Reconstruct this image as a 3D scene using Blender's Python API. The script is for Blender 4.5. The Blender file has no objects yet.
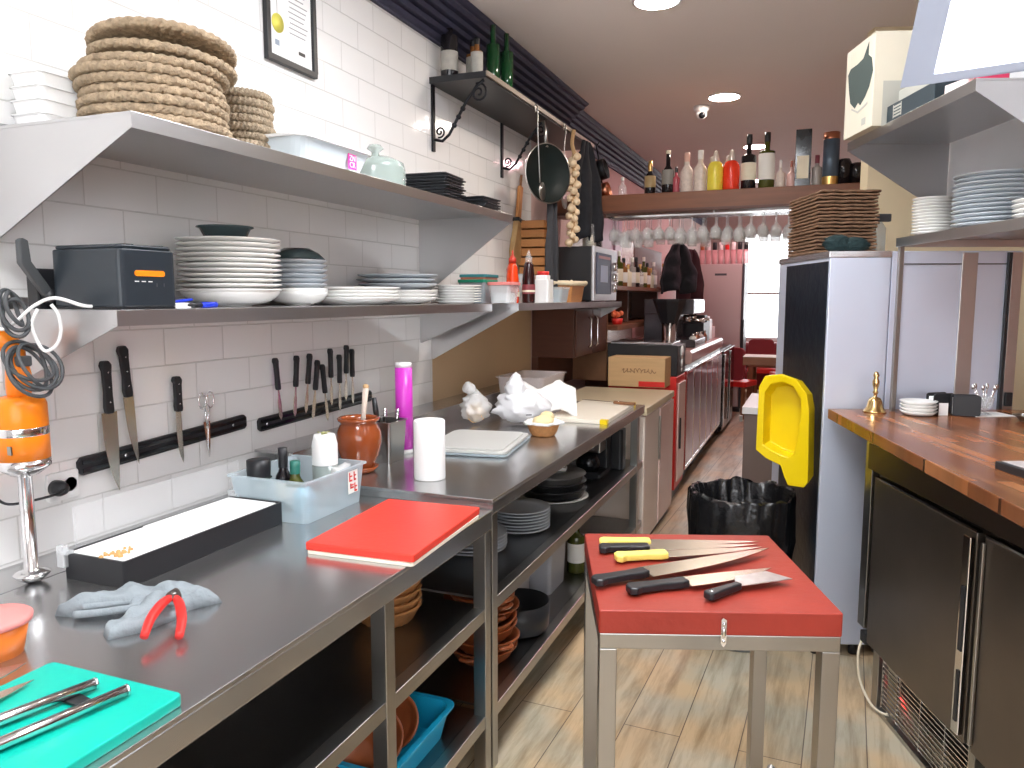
import bpy, bmesh, math, random
from mathutils import Vector, Matrix, Euler, noise
random.seed(7)
C = bpy.context.scene.collection
sc = bpy.context.scene
PI = math.pi
R = math.radians

# ------------------------------------------------------------------ camera
cam = bpy.data.objects.new('camera', bpy.data.cameras.new('camera'))
C.objects.link(cam); sc.camera = cam
cam.location = (0, 0, 1.6)
cam.rotation_euler = (R(90 - 6.456), 0, R(21.676))
cam.data.sensor_width = 36; cam.data.lens = 760 / 1024 * 36
cam.data.clip_start = 0.02; cam.data.clip_end = 100

# ------------------------------------------------------------------ world
w = bpy.data.worlds.new('World'); sc.world = w; w.use_nodes = True
bg = w.node_tree.nodes['Background']
bg.inputs[0].default_value = (0.95, 0.97, 1.0, 1); bg.inputs[1].default_value = 5.0
# ------------------------------------------------------------------ exposure
vs = sc.view_settings
vs.view_transform = 'Standard'; vs.look = 'None'; vs.exposure = 0.30; vs.gamma = 1.0; vs.use_curve_mapping = False

LAMP_FILL = 36.0     # emission of the two unseen ceiling panels added as fill
LAMP_HOOD = 14.0
LAMP_DOWN = 110.0
LAMP_WARM = 150.0

# frame of the right hand (pass-through) side of the room
A = R(19.579)
VX, VY = math.cos(A), math.sin(A)
def L(a, b, z=0.0): return Vector((a*VX - b*VY, a*VY + b*VX, z))

# ------------------------------------------------------------------ materials
MT = {}
def mat(name, col, rough=0.5, metal=0.0, var=0.06, scale=8.0, bump=0.0, bscale=60.0, trans=0.0, alpha=1.0, emis=None, estr=0.0, ior=1.45, coat=0.0, stretch=None, sss=0.0, rvar=0.0):
    if name in MT: return MT[name]
    m = bpy.data.materials.new(name); m.use_nodes = True
    nt = m.node_tree; b = nt.nodes['Principled BSDF']
    b.inputs['Roughness'].default_value = rough; b.inputs['Metallic'].default_value = metal
    b.inputs['IOR'].default_value = ior
    b.inputs['Transmission Weight'].default_value = trans; b.inputs['Alpha'].default_value = alpha
    b.inputs['Coat Weight'].default_value = coat
    tc = nt.nodes.new('ShaderNodeTexCoord'); mp = nt.nodes.new('ShaderNodeMapping')
    nt.links.new(tc.outputs['Object'], mp.inputs['Vector'])
    if stretch: mp.inputs['Scale'].default_value = stretch
    nz = nt.nodes.new('ShaderNodeTexNoise'); nz.inputs['Scale'].default_value = scale; nz.inputs['Detail'].default_value = 5
    nt.links.new(mp.outputs['Vector'], nz.inputs['Vector'])
    mx = nt.nodes.new('ShaderNodeMix'); mx.data_type = 'RGBA'
    c = col
    mx.inputs['A'].default_value = (c[0]*(1-var), c[1]*(1-var), c[2]*(1-var), 1)
    mx.inputs['B'].default_value = (min(1, c[0]*(1+var)), min(1, c[1]*(1+var)), min(1, c[2]*(1+var)), 1)
    nt.links.new(nz.outputs['Fac'], mx.inputs['Factor']); nt.links.new(mx.outputs['Result'], b.inputs['Base Color'])
    if rvar:
        mr = nt.nodes.new('ShaderNodeMapRange'); mr.inputs['To Min'].default_value = max(0, rough-rvar); mr.inputs['To Max'].default_value = rough+rvar
        nt.links.new(nz.outputs['Fac'], mr.inputs['Value']); nt.links.new(mr.outputs['Result'], b.inputs['Roughness'])
    if bump:
        n2 = nt.nodes.new('ShaderNodeTexNoise'); n2.inputs['Scale'].default_value = bscale; n2.inputs['Detail'].default_value = 4
        nt.links.new(mp.outputs['Vector'], n2.inputs['Vector'])
        bp = nt.nodes.new('ShaderNodeBump'); bp.inputs['Strength'].default_value = bump; bp.inputs['Distance'].default_value = 0.01
        nt.links.new(n2.outputs['Fac'], bp.inputs['Height']); nt.links.new(bp.outputs['Normal'], b.inputs['Normal'])
    if emis:
        b.inputs['Emission Color'].default_value = (*emis, 1); b.inputs['Emission Strength'].default_value = estr
    MT[name] = m
    return m

steel = mat('brushed_steel', (0.40, 0.395, 0.38), 0.28, 1.0, 0.06, 2)
steel_top = mat('worktop_steel', (0.52, 0.52, 0.52), 0.22, 0.92, 0.06, 1.5)
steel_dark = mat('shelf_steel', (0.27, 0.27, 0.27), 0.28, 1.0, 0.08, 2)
steel_shelf = mat('wall_shelf_steel', (0.55, 0.545, 0.55), 0.32, 1.0, 0.06, 2)
chrome = mat('polished_steel', (0.78, 0.78, 0.79), 0.14, 1.0, 0.03)
blade_m = mat('knife_blade', (0.66, 0.61, 0.52), 0.26, 1.0, 0.15, 12)
fridge_steel = mat('fridge_steel', (0.68, 0.74, 0.88), 0.42, 0.45, 0.05, 2)
fridge_door_steel = mat('under_fridge_steel', (0.20, 0.17, 0.145), 0.36, 0.9, 0.25, 3, 0.02, 20)
black_pl = mat('black_plastic', (0.018, 0.019, 0.022), 0.38, 0, 0.2)
black_gl = mat('black_gloss', (0.01, 0.011, 0.014), 0.12, 0, 0.2)
black_soft = mat('black_fabric', (0.016, 0.017, 0.022), 0.85, 0, 0.4, 20, 0.6, 25)
black_bag = mat('black_bag_film', (0.01, 0.01, 0.011), 0.22, 0, 0.3, 20, 0.8, 18)
iron = mat('wrought_iron', (0.015, 0.016, 0.02), 0.4, 0.6, 0.3)
slate = mat('black_slate', (0.02, 0.022, 0.026), 0.45, 0, 0.2)
dgrey = mat('dark_grey_plastic', (0.07, 0.075, 0.08), 0.5, 0, 0.1)
white_por = mat('white_porcelain', (0.86, 0.85, 0.82), 0.16, 0, 0.02)
grey_por = mat('grey_porcelain', (0.52, 0.56, 0.60), 0.2, 0, 0.04)
white_pl = mat('white_plastic', (0.85, 0.85, 0.84), 0.38, 0, 0.02)
paper = mat('white_paper', (0.88, 0.88, 0.87), 0.8, 0, 0.02, 10, 0.1, 80)
red_pl = mat('red_plastic', (0.72, 0.03, 0.025), 0.35, 0, 0.06)
red_board = mat('red_polythene', (0.78, 0.055, 0.035), 0.42, 0, 0.16, 5, 0.06, 60)
red_block = mat('worn_red_polythene', (0.30, 0.030, 0.017), 0.5, 0, 0.35, 6, 0.15, 40)
green_board = mat('green_polythene', (0.0, 0.46, 0.36), 0.42, 0, 0.10, 6, 0.05, 60)
white_board = mat('cream_polythene', (0.86, 0.80, 0.68), 0.45, 0, 0.05, 5)
yellow_pl = mat('yellow_plastic', (0.80, 0.58, 0.0), 0.36, 0, 0.04)
yellow_h = mat('yellow_handle', (0.86, 0.72, 0.16), 0.5, 0, 0.08)
orange_pl = mat('orange_enamel', (0.95, 0.25, 0.01), 0.3, 0, 0.05)
terra = mat('glazed_terracotta', (0.29, 0.062, 0.014), 0.16, 0, 0.18, 5, coat=0.5)
terra2 = mat('brown_clay', (0.36, 0.10, 0.035), 0.3, 0, 0.25, 6)
wood_top_dark = mat('dark_brown_wood', (0.10, 0.035, 0.02), 0.4, 0, 0.3, 4, stretch=(1, 8, 8))
wood_beam = mat('brown_beam_wood', (0.20, 0.075, 0.035), 0.42, 0, 0.35, 3, stretch=(1, 10, 10))
wood_light = mat('pale_crate_wood', (0.62, 0.40, 0.20), 0.6, 0, 0.15, 4, stretch=(1, 8, 8))
wood_or = mat('orange_brown_wood', (0.55, 0.24, 0.08), 0.55, 0, 0.25, 5, stretch=(1, 1, 6))
wood_h = mat('wooden_handle', (0.24, 0.11, 0.05), 0.5, 0, 0.2, 10)
wicker = mat('woven_straw', (0.40, 0.30, 0.195), 0.8, 0, 0.75, 55, 0.9, 130)
wicker_gr = mat('greyish_woven_straw', (0.36, 0.28, 0.19), 0.8, 0, 0.75, 55, 0.9, 130)
wicker_b = mat('brown_woven_fibre', (0.19, 0.105, 0.06), 0.85, 0, 0.7, 40, 0.5, 100)
basket_m = mat('wicker_basket', (0.50, 0.23, 0.08), 0.6, 0, 0.35, 60, 0.5, 120)
bread = mat('bread_crust', (0.78, 0.52, 0.24), 0.8, 0, 0.25, 14, 0.4, 50)
clearp = mat('clear_plastic', (0.85, 0.88, 0.90), 0.16, 0, 0.02, alpha=0.30)
milkyp = mat('milky_plastic', (0.62, 0.74, 0.80), 0.28, 0, 0.03, alpha=0.36)
filmp = mat('plastic_film', (0.92, 0.92, 0.92), 0.22, 0, 0.03, 8, 0.7, 14, alpha=0.55)
bagw = mat('white_bag_film', (0.88, 0.88, 0.90), 0.4, 0, 0.03, 10, 0.4, 20, alpha=0.93)
acrylic = mat('clear_acrylic', (0.9, 0.92, 0.94), 0.05, 0, 0.01, alpha=0.10)
glass = mat('clear_glass', (1, 1, 1), 0.02, 0, 0.0, trans=1.0, ior=1.3)
glass_t = mat('thin_glass', (0.92, 0.94, 0.95), 0.03, 0, 0.02, alpha=0.25, coat=1.0)
glass_door = mat('cooler_door_glass', (0.50, 0.46, 0.56), 0.12, 0.0, 0.35, 3)
bot_black = mat('dark_bottle_glass', (0.012, 0.010, 0.012), 0.08, 0, 0.1)
bot_green = mat('green_bottle_glass', (0.008, 0.05, 0.016), 0.08, 0, 0.1)
bot_olive = mat('olive_bottle_glass', (0.07, 0.075, 0.015), 0.08, 0, 0.1)
label_c = mat('cream_label', (0.82, 0.76, 0.60), 0.7, 0, 0.08)
label_w = mat('white_label', (0.85, 0.84, 0.80), 0.7, 0, 0.05)
gold = mat('gold_foil', (0.75, 0.50, 0.18), 0.3, 0.9, 0.1)
brass = mat('brass', (0.72, 0.50, 0.22), 0.2, 1.0, 0.1)
copper = mat('copper', (0.55, 0.24, 0.15), 0.28, 1.0, 0.1)
pink_pl = mat('magenta_film', (0.62, 0.05, 0.52), 0.3, 0, 0.05)
pink_l = mat('pink_label', (0.85, 0.06, 0.38), 0.5, 0, 0.05)
cloth_g = mat('grey_blue_cloth', (0.27, 0.31, 0.335), 0.9, 0, 0.18, 18, 0.5, 60)
blue_pl = mat('blue_crate_plastic', (0.01, 0.40, 0.68), 0.4, 0, 0.05)
blue_pen = mat('blue_plastic', (0.01, 0.04, 0.60), 0.35, 0, 0.05)
garlic_m = mat('garlic_skin', (0.78, 0.62, 0.42), 0.6, 0, 0.2, 25)
straw_m = mat('straw_braid', (0.50, 0.32, 0.16), 0.8, 0, 0.3, 60)
leather = mat('tan_leather', (0.48, 0.30, 0.13), 0.6, 0, 0.25, 10)
navy = mat('navy_sticky_film', (0.006, 0.013, 0.022), 0.30, 0, 0.5, 8, 0.3, 20)
cornice_m = mat('dark_blue_moulding', (0.045, 0.045, 0.085), 0.55, 0, 0.35, 40)
cream_card = mat('cream_cardboard', (0.60, 0.55, 0.44), 0.8, 0, 0.05)
card_grey = mat('grey_print', (0.40, 0.39, 0.34), 0.8, 0, 0.05)
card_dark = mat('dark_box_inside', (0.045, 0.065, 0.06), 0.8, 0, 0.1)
marble = mat('rolled_stone_top', (0.52, 0.33, 0.30), 0.22, 0, 0.15, 5)
freezer_w = mat('white_enamel', (0.80, 0.70, 0.62), 0.3, 0, 0.03)
oil = mat('olive_oil', (0.08, 0.10, 0.09), 0.15, 0, 0.1)
tomato = mat('orange_sauce', (0.85, 0.22, 0.03), 0.35, 0, 0.15, 12)
teal = mat('teal_bowl_glaze', (0.055, 0.085, 0.09), 0.2, 0, 0.1)
red_lamp = mat('red_pilot_lamp', (1, 0.05, 0.03), 0.4, emis=(1, 0.03, 0.03), estr=12)
light_w = mat('fill_panel_diffuser', (1, 1, 1), 0.5, emis=(0.93, 0.96, 1.0), estr=LAMP_FILL)
light_h = mat('hood_diffuser', (1, 1, 1), 0.5, emis=(0.95, 0.95, 1.0), estr=LAMP_HOOD)
light_d = mat('downlight_diffuser', (1, 1, 1), 0.5, emis=(1.0, 0.88, 0.78), estr=LAMP_DOWN)
light_p = mat('warm_pink_downlight', (1, 1, 1), 0.5, emis=(1.0, 0.55, 0.60), estr=LAMP_WARM)
pink_ref = mat('pale_pink_glass', (0.75, 0.42, 0.42), 0.12, 0, 0.1, alpha=0.7)

def brick_mat(name, c1, c2, mortar, bw, rh, ms, uvec, vvec, rough, bump=0.4, off=0.5, shift=(0, 0), kind='tile'):
    """brick pattern laid along two world directions of the surface"""
    m = bpy.data.materials.new(name); m.use_nodes = True; nt = m.node_tree; b = nt.nodes['Principled BSDF']
    geo = nt.nodes.new('ShaderNodeTexCoord')
    def dot(vec, add):
        d = nt.nodes.new('ShaderNodeVectorMath'); d.operation = 'DOT_PRODUCT'; d.inputs[1].default_value = vec
        nt.links.new(geo.outputs['Object'], d.inputs[0])
        a = nt.nodes.new('ShaderNodeMath'); a.operation = 'ADD'; a.inputs[1].default_value = add
        nt.links.new(d.outputs['Value'], a.inputs[0]); return a.outputs[0]
    cb = nt.nodes.new('ShaderNodeCombineXYZ')
    nt.links.new(dot(uvec, shift[0]), cb.inputs[0]); nt.links.new(dot(vvec, shift[1]), cb.inputs[1])
    br = nt.nodes.new('ShaderNodeTexBrick'); br.offset = off; br.squash = 1
    for k, v in (('Scale', 1), ('Brick Width', bw), ('Row Height', rh), ('Mortar Size', ms), ('Mortar Smooth', 0.3), ('Bias', 0)): br.inputs[k].default_value = v
    br.inputs['Color1'].default_value = (*c1, 1); br.inputs['Color2'].default_value = (*c2, 1); br.inputs['Mortar'].default_value = (*mortar, 1)
    nt.links.new(cb.outputs[0], br.inputs['Vector'])
    col = br.outputs['Color']
    if kind == 'wood':
        mp = nt.nodes.new('ShaderNodeMapping'); mp.inputs['Scale'].default_value = (0.9, 8, 1)
        nt.links.new(cb.outputs[0], mp.inputs['Vector'])
        nz = nt.nodes.new('ShaderNodeTexNoise'); nz.inputs['Scale'].default_value = 2.2; nz.inputs['Detail'].default_value = 8; nz.inputs['Roughness'].default_value = 0.65; nz.inputs['Distortion'].default_value = 0.25
        nt.links.new(mp.outputs[0], nz.inputs['Vector'])
        cr = nt.nodes.new('ShaderNodeValToRGB')
        cr.color_ramp.elements[0].position = 0.32; cr.color_ramp.elements[0].color = (0.50, 0.44, 0.36, 1)
        cr.color_ramp.elements[1].position = 0.56; cr.color_ramp.elements[1].color = (1, 1, 1, 1)
        nt.links.new(nz.outputs['Fac'], cr.inputs[0])
        mx = nt.nodes.new('ShaderNodeMix'); mx.data_type = 'RGBA'; mx.blend_type = 'MULTIPLY'; mx.inputs['Factor'].default_value = 0.9
        nt.links.new(col, mx.inputs['A']); nt.links.new(cr.outputs[0], mx.inputs['B'])
        n2 = nt.nodes.new('ShaderNodeTexNoise'); n2.inputs['Scale'].default_value = 3.2; n2.inputs['Detail'].default_value = 3
        nt.links.new(cb.outputs[0], n2.inputs['Vector'])
        c2r = nt.nodes.new('ShaderNodeValToRGB')
        c2r.color_ramp.elements[0].position = 0.36; c2r.color_ramp.elements[0].color = (0.80, 0.86, 0.84, 1)
        c2r.color_ramp.elements[1].position = 0.62; c2r.color_ramp.elements[1].color = (1.0, 0.86, 0.66, 1)
        nt.links.new(n2.outputs['Fac'], c2r.inputs[0])
        m2 = nt.nodes.new('ShaderNodeMix'); m2.data_type = 'RGBA'; m2.blend_type = 'MULTIPLY'; m2.inputs['Factor'].default_value = 1
        nt.links.new(mx.outputs['Result'], m2.inputs['A']); nt.links.new(c2r.outputs[0], m2.inputs['B'])
        col = m2.outputs['Result']
    nt.links.new(col, b.inputs['Base Color']); b.inputs['Roughness'].default_value = rough
    inv = nt.nodes.new('ShaderNodeMath'); inv.operation = 'SUBTRACT'; inv.inputs[0].default_value = 1
    nt.links.new(br.outputs['Fac'], inv.inputs[1])
    nw = nt.nodes.new('ShaderNodeTexNoise'); nw.inputs['Scale'].default_value = 7
    nt.links.new(cb.outputs[0], nw.inputs['Vector'])
    mu = nt.nodes.new('ShaderNodeMath'); mu.operation = 'MULTIPLY_ADD'; mu.inputs[1].default_value = 0.5
    nt.links.new(nw.outputs['Fac'], mu.inputs[0]); nt.links.new(inv.outputs[0], mu.inputs[2])
    bp = nt.nodes.new('ShaderNodeBump'); bp.inputs['Strength'].default_value = bump; bp.inputs['Distance'].default_value = 0.004
    nt.links.new(mu.outputs[0], bp.inputs['Height']); nt.links.new(bp.outputs['Normal'], b.inputs['Normal'])
    return m
tile_m = brick_mat('white_metro_tiles', (0.86, 0.85, 0.84), (0.84, 0.835, 0.82), (0.72, 0.71, 0.69), 0.257, 0.118, 0.0022, (0, 1, 0), (0, 0, 1), 0.09, 0.9, shift=(0.0905, 0.0295))
floor_m = brick_mat('wood_look_floor_planks', (0.64, 0.535, 0.41), (0.53, 0.455, 0.36), (0.13, 0.10, 0.08), 1.5, 0.209, 0.0022, (0.0377, 0.9993, 0), (0.9993, -0.0377, 0), 0.36, 0.3, off=0.37, shift=(0.35, 0.0805+0.209*20), kind='wood')
brick_m = brick_mat('red_brick', (0.45, 0.17, 0.12), (0.52, 0.24, 0.17), (0.6, 0.5, 0.45), 0.24, 0.075, 0.006, (0, 1, 0), (0, 0, 1), 0.8)
butcher_m = brick_mat('butcher_block_wood', (0.48, 0.19, 0.08), (0.20, 0.068, 0.03), (0.07, 0.025, 0.012), 0.55, 0.042, 0.0008, (-VY, VX, 0), (VX, VY, 0), 0.24, 0.05, off=0.43, kind='wood')
plaster = mat('ceiling_plaster', (0.84, 0.78, 0.755), 0.75, 0, 0.03, 1.5)
tan_wall = mat('tan_splash_panel', (0.62, 0.44, 0.26), 0.45, 0, 0.08, 2)
cream_wall = mat('cream_plaster', (0.80, 0.70, 0.48), 0.8, 0, 0.03)
pinkish_wall = mat('pale_pink_plaster', (0.62, 0.45, 0.42), 0.7, 0, 0.12, 3)
white_wall = mat('white_plaster', (0.74, 0.74, 0.76), 0.7, 0, 0.03)

# ------------------------------------------------------------------ mesh helpers
class G:
    def __init__(s): s.v = []; s.f = []; s.sm = []; s.mi = []
    def add(s, vs_, fs, smooth=False, mi=0, M=None):
        o = len(s.v)
        for p in vs_:
            p = Vector(p)
            if M is not None: p = M @ p
            s.v.append(p)
        for f in fs: s.f.append([i+o for i in f]); s.sm.append(smooth); s.mi.append(mi)
        return s
    def box(s, x0, x1, y0, y1, z0, z1, mi=0, M=None):
        vs_ = [(x, y, z) for z in (z0, z1) for y in (y0, y1) for x in (x0, x1)]
        return s.add(vs_, [(0, 2, 3, 1), (4, 5, 7, 6), (0, 1, 5, 4), (2, 6, 7, 3), (0, 4, 6, 2), (1, 3, 7, 5)], False, mi, M)
    def prism(s, poly, t0, t1, plane='xy', mi=0, M=None, smooth=False):
        n = len(poly)
        def P(p, t):
            return {'xy': (p[0], p[1], t), 'xz': (p[0], t, p[1]), 'yz': (t, p[0], p[1])}[plane]
        vs_ = [P(p, t0) for p in poly] + [P(p, t1) for p in poly]
        s.add(vs_, [list(range(n))[::-1], list(range(n, 2*n))], False, mi, M)
        o = len(s.v) - 2*n
        for i in range(n):
            j = (i+1) % n; s.f.append([o+i, o+j, o+n+j, o+n+i]); s.sm.append(smooth); s.mi.append(mi)
        return s
    def lathe(s, prof, n=28, c=(0, 0, 0), smooth=True, mi=0, M=None, caps=True, wob=None):
        vs_ = []; fs = []
        for r, z in prof:
            for k in range(n):
                a = 2*PI*k/n; rr = r*(wob(a, z) if wob else 1)
                vs_.append((c[0]+rr*math.cos(a), c[1]+rr*math.sin(a), c[2]+z))
        m = len(prof)
        for i in range(m-1):
            for k in range(n):
                k2 = (k+1) % n; fs.append((i*n+k, i*n+k2, (i+1)*n+k2, (i+1)*n+k))
        if caps:
            if prof[0][0] > 1e-6: fs.append(tuple(range(n))[::-1])
            if prof[-1][0] > 1e-6: fs.append(tuple((m-1)*n+k for k in range(n)))
        return s.add(vs_, fs, smooth, mi, M)
    def tube(s, pts, r, n=8, closed=False, mi=0, M=None):
        pts = [Vector(p) for p in pts]; m = len(pts); vs_ = []; fs = []
        rs = r if isinstance(r, (list, tuple)) else [r]*m
        up = Vector((0, 0, 1)); prev = None
        for i, p in enumerate(pts):
            if closed: t = pts[(i+1) % m] - pts[i-1]
            else: t = pts[min(i+1, m-1)] - pts[max(i-1, 0)]
            t.normalize()
            if prev is None:
                ref = up if abs(t.z) < 0.9 else Vector((1, 0, 0)); a = t.cross(ref).normalized()
            else:
                a = (prev - t*prev.dot(t)).normalized()
            prev = a; b = t.cross(a)
            for k in range(n):
                q = 2*PI*k/n; vs_.append(p + (a*math.cos(q) + b*math.sin(q))*rs[i])
        for i in range(m if closed else m-1):
            j = (i+1) % m
            for k in range(n):
                k2 = (k+1) % n; fs.append((i*n+k, i*n+k2, j*n+k2, j*n+k))
        if not closed: fs.append(tuple(range(n))[::-1]); fs.append(tuple((m-1)*n+k for k in range(n)))
        return s.add(vs_, fs, True, mi, M)
    def ball(s, c, rx, ry=None, rz=None, n=16, m=10, mi=0, M=None, bump=0, bs=10, seed=0):
        ry = ry or rx; rz = rz or rx; vs_ = [];
        for i in range(m+1):
            th = PI*i/m
            for k in range(n):
                a = 2*PI*k/n; d = Vector((math.sin(th)*math.cos(a), math.sin(th)*math.sin(a), math.cos(th)))
                f = 1
                if bump: f += bump*noise.noise(d*bs + Vector((seed, seed*2, 0)))
                vs_.append((c[0]+rx*d.x*f, c[1]+ry*d.y*f, c[2]+rz*d.z*f))
        fs = [(i*n+k, (i+1)*n+k, (i+1)*n+(k+1) % n, i*n+(k+1) % n) for i in range(m) for k in range(n)]
        return s.add(vs_, fs, True, mi, M)
    def build(s, name, mats, parent=None, bevel=0.0, seg=2):
        me = bpy.data.meshes.new(name)
        me.from_pydata([tuple(v) for v in s.v], [], s.f)
        me.polygons.foreach_set('use_smooth', s.sm); me.polygons.foreach_set('material_index', s.mi)
        if not isinstance(mats, (list, tuple)): mats = [mats]
        for m in mats: me.materials.append(m)
        bm = bmesh.new(); bm.from_mesh(me)
        bmesh.ops.remove_doubles(bm, verts=bm.verts, dist=1e-6)
        bmesh.ops.recalc_face_normals(bm, faces=bm.faces)
        bm.to_mesh(me); bm.free(); me.update()
        o = bpy.data.objects.new(name, me); C.objects.link(o)
        if parent is not None: o.parent = parent
        if bevel:
            b = o.modifiers.new('bevel', 'BEVEL'); b.width = bevel; b.segments = seg; b.limit_method = 'ANGLE'; b.angle_limit = R(35)
        return o
def tag(o, label, cat, group=None):
    o['label'] = label; o['category'] = cat
    if group: o['group'] = group
    return o
def thing(name, label, cat, loc=(0, 0, 0), rz=0.0, group=None, rot=None):
    o = bpy.data.objects.new(name, None); C.objects.link(o); o.location = loc
    o.empty_display_size = 0.05
    if rot is not None: o.rotation_euler = rot
    else: o.rotation_euler = (0, 0, rz)
    return tag(o, label, cat, group)
def one(name, g, m, label, cat, loc=(0, 0, 0), rz=0.0, group=None, bevel=0.0, rot=None):
    o = g.build(name, m, None, bevel); o.location = loc
    o.rotation_euler = rot if rot is not None else (0, 0, rz)
    return tag(o, label, cat, group)
def struct(name, g, m, bevel=0.0):
    o = g.build(name, m, None, bevel); o['kind'] = 'structure'; return o
def plabel(o, t): o['label'] = t; return o
def dup(root, loc, rz=None, label=None, group=None, rot=None, scale=None):
    r = root.copy(); C.objects.link(r); r.location = loc
    if rz is not None: r.rotation_euler = (0, 0, rz)
    if rot is not None: r.rotation_euler = rot
    if scale: r.scale = scale
    if label: r['label'] = label
    if group: r['group'] = group
    for ch in root.children:
        c = ch.copy(); C.objects.link(c); c.parent = r
        for g_ in ch.children:
            d = g_.copy(); C.objects.link(d); d.parent = c
    return r
ORD = ['first', 'second', 'third', 'fourth', 'fifth', 'sixth', 'seventh', 'eighth', 'ninth', 'tenth', 'eleventh', 'twelfth', 'thirteenth', 'fourteenth', 'fifteenth', 'sixteenth', 'seventeenth', 'eighteenth']
def lvl(i, n): return 'lowest' if i == 0 else ('topmost' if i == n-1 else ORD[i] + ' from the bottom')
def text_part(txt, size, m, parent, M, name='lettering', ext=0.0006):
    cu = bpy.data.curves.new(name, 'FONT'); cu.body = txt; cu.size = size; cu.align_x = 'CENTER'; cu.align_y = 'CENTER'; cu.extrude = ext
    t = bpy.data.objects.new(name + '_c', cu); C.objects.link(t)
    bpy.context.view_layer.update()
    me = bpy.data.meshes.new_from_object(t.evaluated_get(bpy.context.evaluated_depsgraph_get()))
    bpy.data.objects.remove(t)
    me.materials.clear(); me.materials.append(m)
    o = bpy.data.objects.new(name, me); C.objects.link(o); o.parent = parent; o.matrix_local = M
    return o
def rrect(x0, x1, y0, y1, r, n=4):
    P = []
    for cx, cy, a0 in ((x1-r, y1-r, 0), (x0+r, y1-r, 90), (x0+r, y0+r, 180), (x1-r, y0+r, 270)):
        for k in range(n+1):
            a = R(a0 + 90*k/n); P.append((cx+r*math.cos(a), cy+r*math.sin(a)))
    return P
def tray(g, x0, x1, y0, y1, z0, z1, t=0.004, taper=0.0, r=0.02, mi=0, rim=0.0):
    """open box with rounded corners and a wall thickness"""
    n = 4; rings = []
    def ring(d, z): rings.append([(x, y, z) for x, y in rrect(x0-d, x1+d, y0-d, y1+d, r, n)])
    ring(-taper, z0); ring(0, z1-rim*0.6)
    if rim: ring(rim, z1-rim*0.6); ring(rim, z1)
    else: ring(0, z1)
    ring(-t, z1); ring(-t-taper, z0+t)
    m = len(rings[0]); vs_ = [p for q in rings for p in q]; fs = []
    for i in range(len(rings)-1):
        for k in range(m):
            k2 = (k+1) % m; fs.append((i*m+k, i*m+k2, (i+1)*m+k2, (i+1)*m+k))
    fs.append(tuple(range(m))[::-1]); fs.append(tuple((len(rings)-1)*m+k for k in range(m)))
    g.add(vs_, fs, False, mi); return g
def sheet(g, poly, H, fold=0.01, fs_=9.0, seed=0, rings=14, mi=0, sharp=0.35, base=0.0):
    """soft heap of cloth over an outline"""
    pts = []
    n = len(poly)
    for i in range(n):
        a = Vector((*poly[i], 0)); b = Vector((*poly[(i+1) % n], 0))
        for k in range(6): pts.append(a.lerp(b, k/6))
    c = sum(pts, Vector())/len(pts); m = len(pts); vs_ = []; fs = []
    for i in range(rings+1):
        s_ = i/rings
        for p in pts:
            q = c.lerp(p, s_)
            h = H*(1-s_**3)**sharp + fold*noise.noise(Vector((q.x*fs_*3, q.y*fs_*3, seed)))*(1-s_**6) + fold*0.8*math.sin(q.x*fs_*7+q.y*fs_*4+seed)*(1-s_**4)*0.5
            vs_.append((q.x, q.y, base + max(0.004 if s_ < 1 else 0.0, h)))
    for i in range(rings):
        for k in range(m):
            k2 = (k+1) % m; fs.append((i*m+k, i*m+k2, (i+1)*m+k2, (i+1)*m+k))
    fs.append(tuple(rings*m+k for k in range(m)))
    g.add(vs_, fs, True, mi); return g

# ================================================================== SETTING
XW = -1.92
struct('floor', G().box(-2.1, 4.6, -2.1, 14.2, -0.08, 0), floor_m)
struct('ceiling', G().box(-2.1, 4.6, -2.1, 14.2, 3.1, 3.2), plaster)
struct('wall_left', G().box(XW-0.12, XW, -2.1, 3.66, 0, 3.1).box(XW-0.12, XW, 3.66, 5.2, 1.56, 3.1), tile_m)
struct('wall_left_low', G().box(XW-0.12, XW, 3.66, 5.2, 0, 1.56), tan_wall)
struct('wall_left_far', G().box(XW-0.12, XW, 5.2, 14.2, 0, 3.1), pinkish_wall)
# back wall with the bright window
wb = G()
wb.box(-2.0, -1.25, 14.0, 14.15, 0, 3.1).box(0.3, 4.6, 14.0, 14.15, 0, 3.1).box(-1.25, 0.3, 14.0, 14.15, 0, 0.85).box(-1.25, 0.3, 14.0, 14.15, 2.75, 3.1)
struct('wall_back', wb, pinkish_wall)
wf = G()
for z0, z1 in ((0.85, 0.91), (2.69, 2.75), (1.66, 1.70)): wf.box(-1.25, 0.3, 14.03, 14.08, z0, z1)
for x in (-1.25, -0.48, 0.24): wf.box(x, x+0.06, 14.03, 14.08, 0.85, 2.75)
struct('window_1', wf, white_pl)
struct('wall_right', G().box(4.5, 4.6, -2.1, 14.2, 0, 3.1), brick_m)
struct('wall_front', G().box(-2.0, -0.6, -2.1, -2.0, 0, 3.1).box(3.0, 4.6, -2.1, -2.0, 0, 3.1).box(-0.6, 3.0, -2.1, -2.0, 0, 0.9).box(-0.6, 3.0, -2.1, -2.0, 2.6, 3.1), white_wall)
wf = G()
for z0, z1 in ((0.9, 0.95), (2.55, 2.6)): wf.box(-0.6, 3.0, -2.08, -2.03, z0, z1)
for x in (-0.6, 0.58, 1.77, 2.95): wf.box(x, x+0.05, -2.08, -2.03, 0.95, 2.55)
struct('added_fill_window', wf, white_pl)  # unseen window added behind the camera to let in daylight fill
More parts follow.
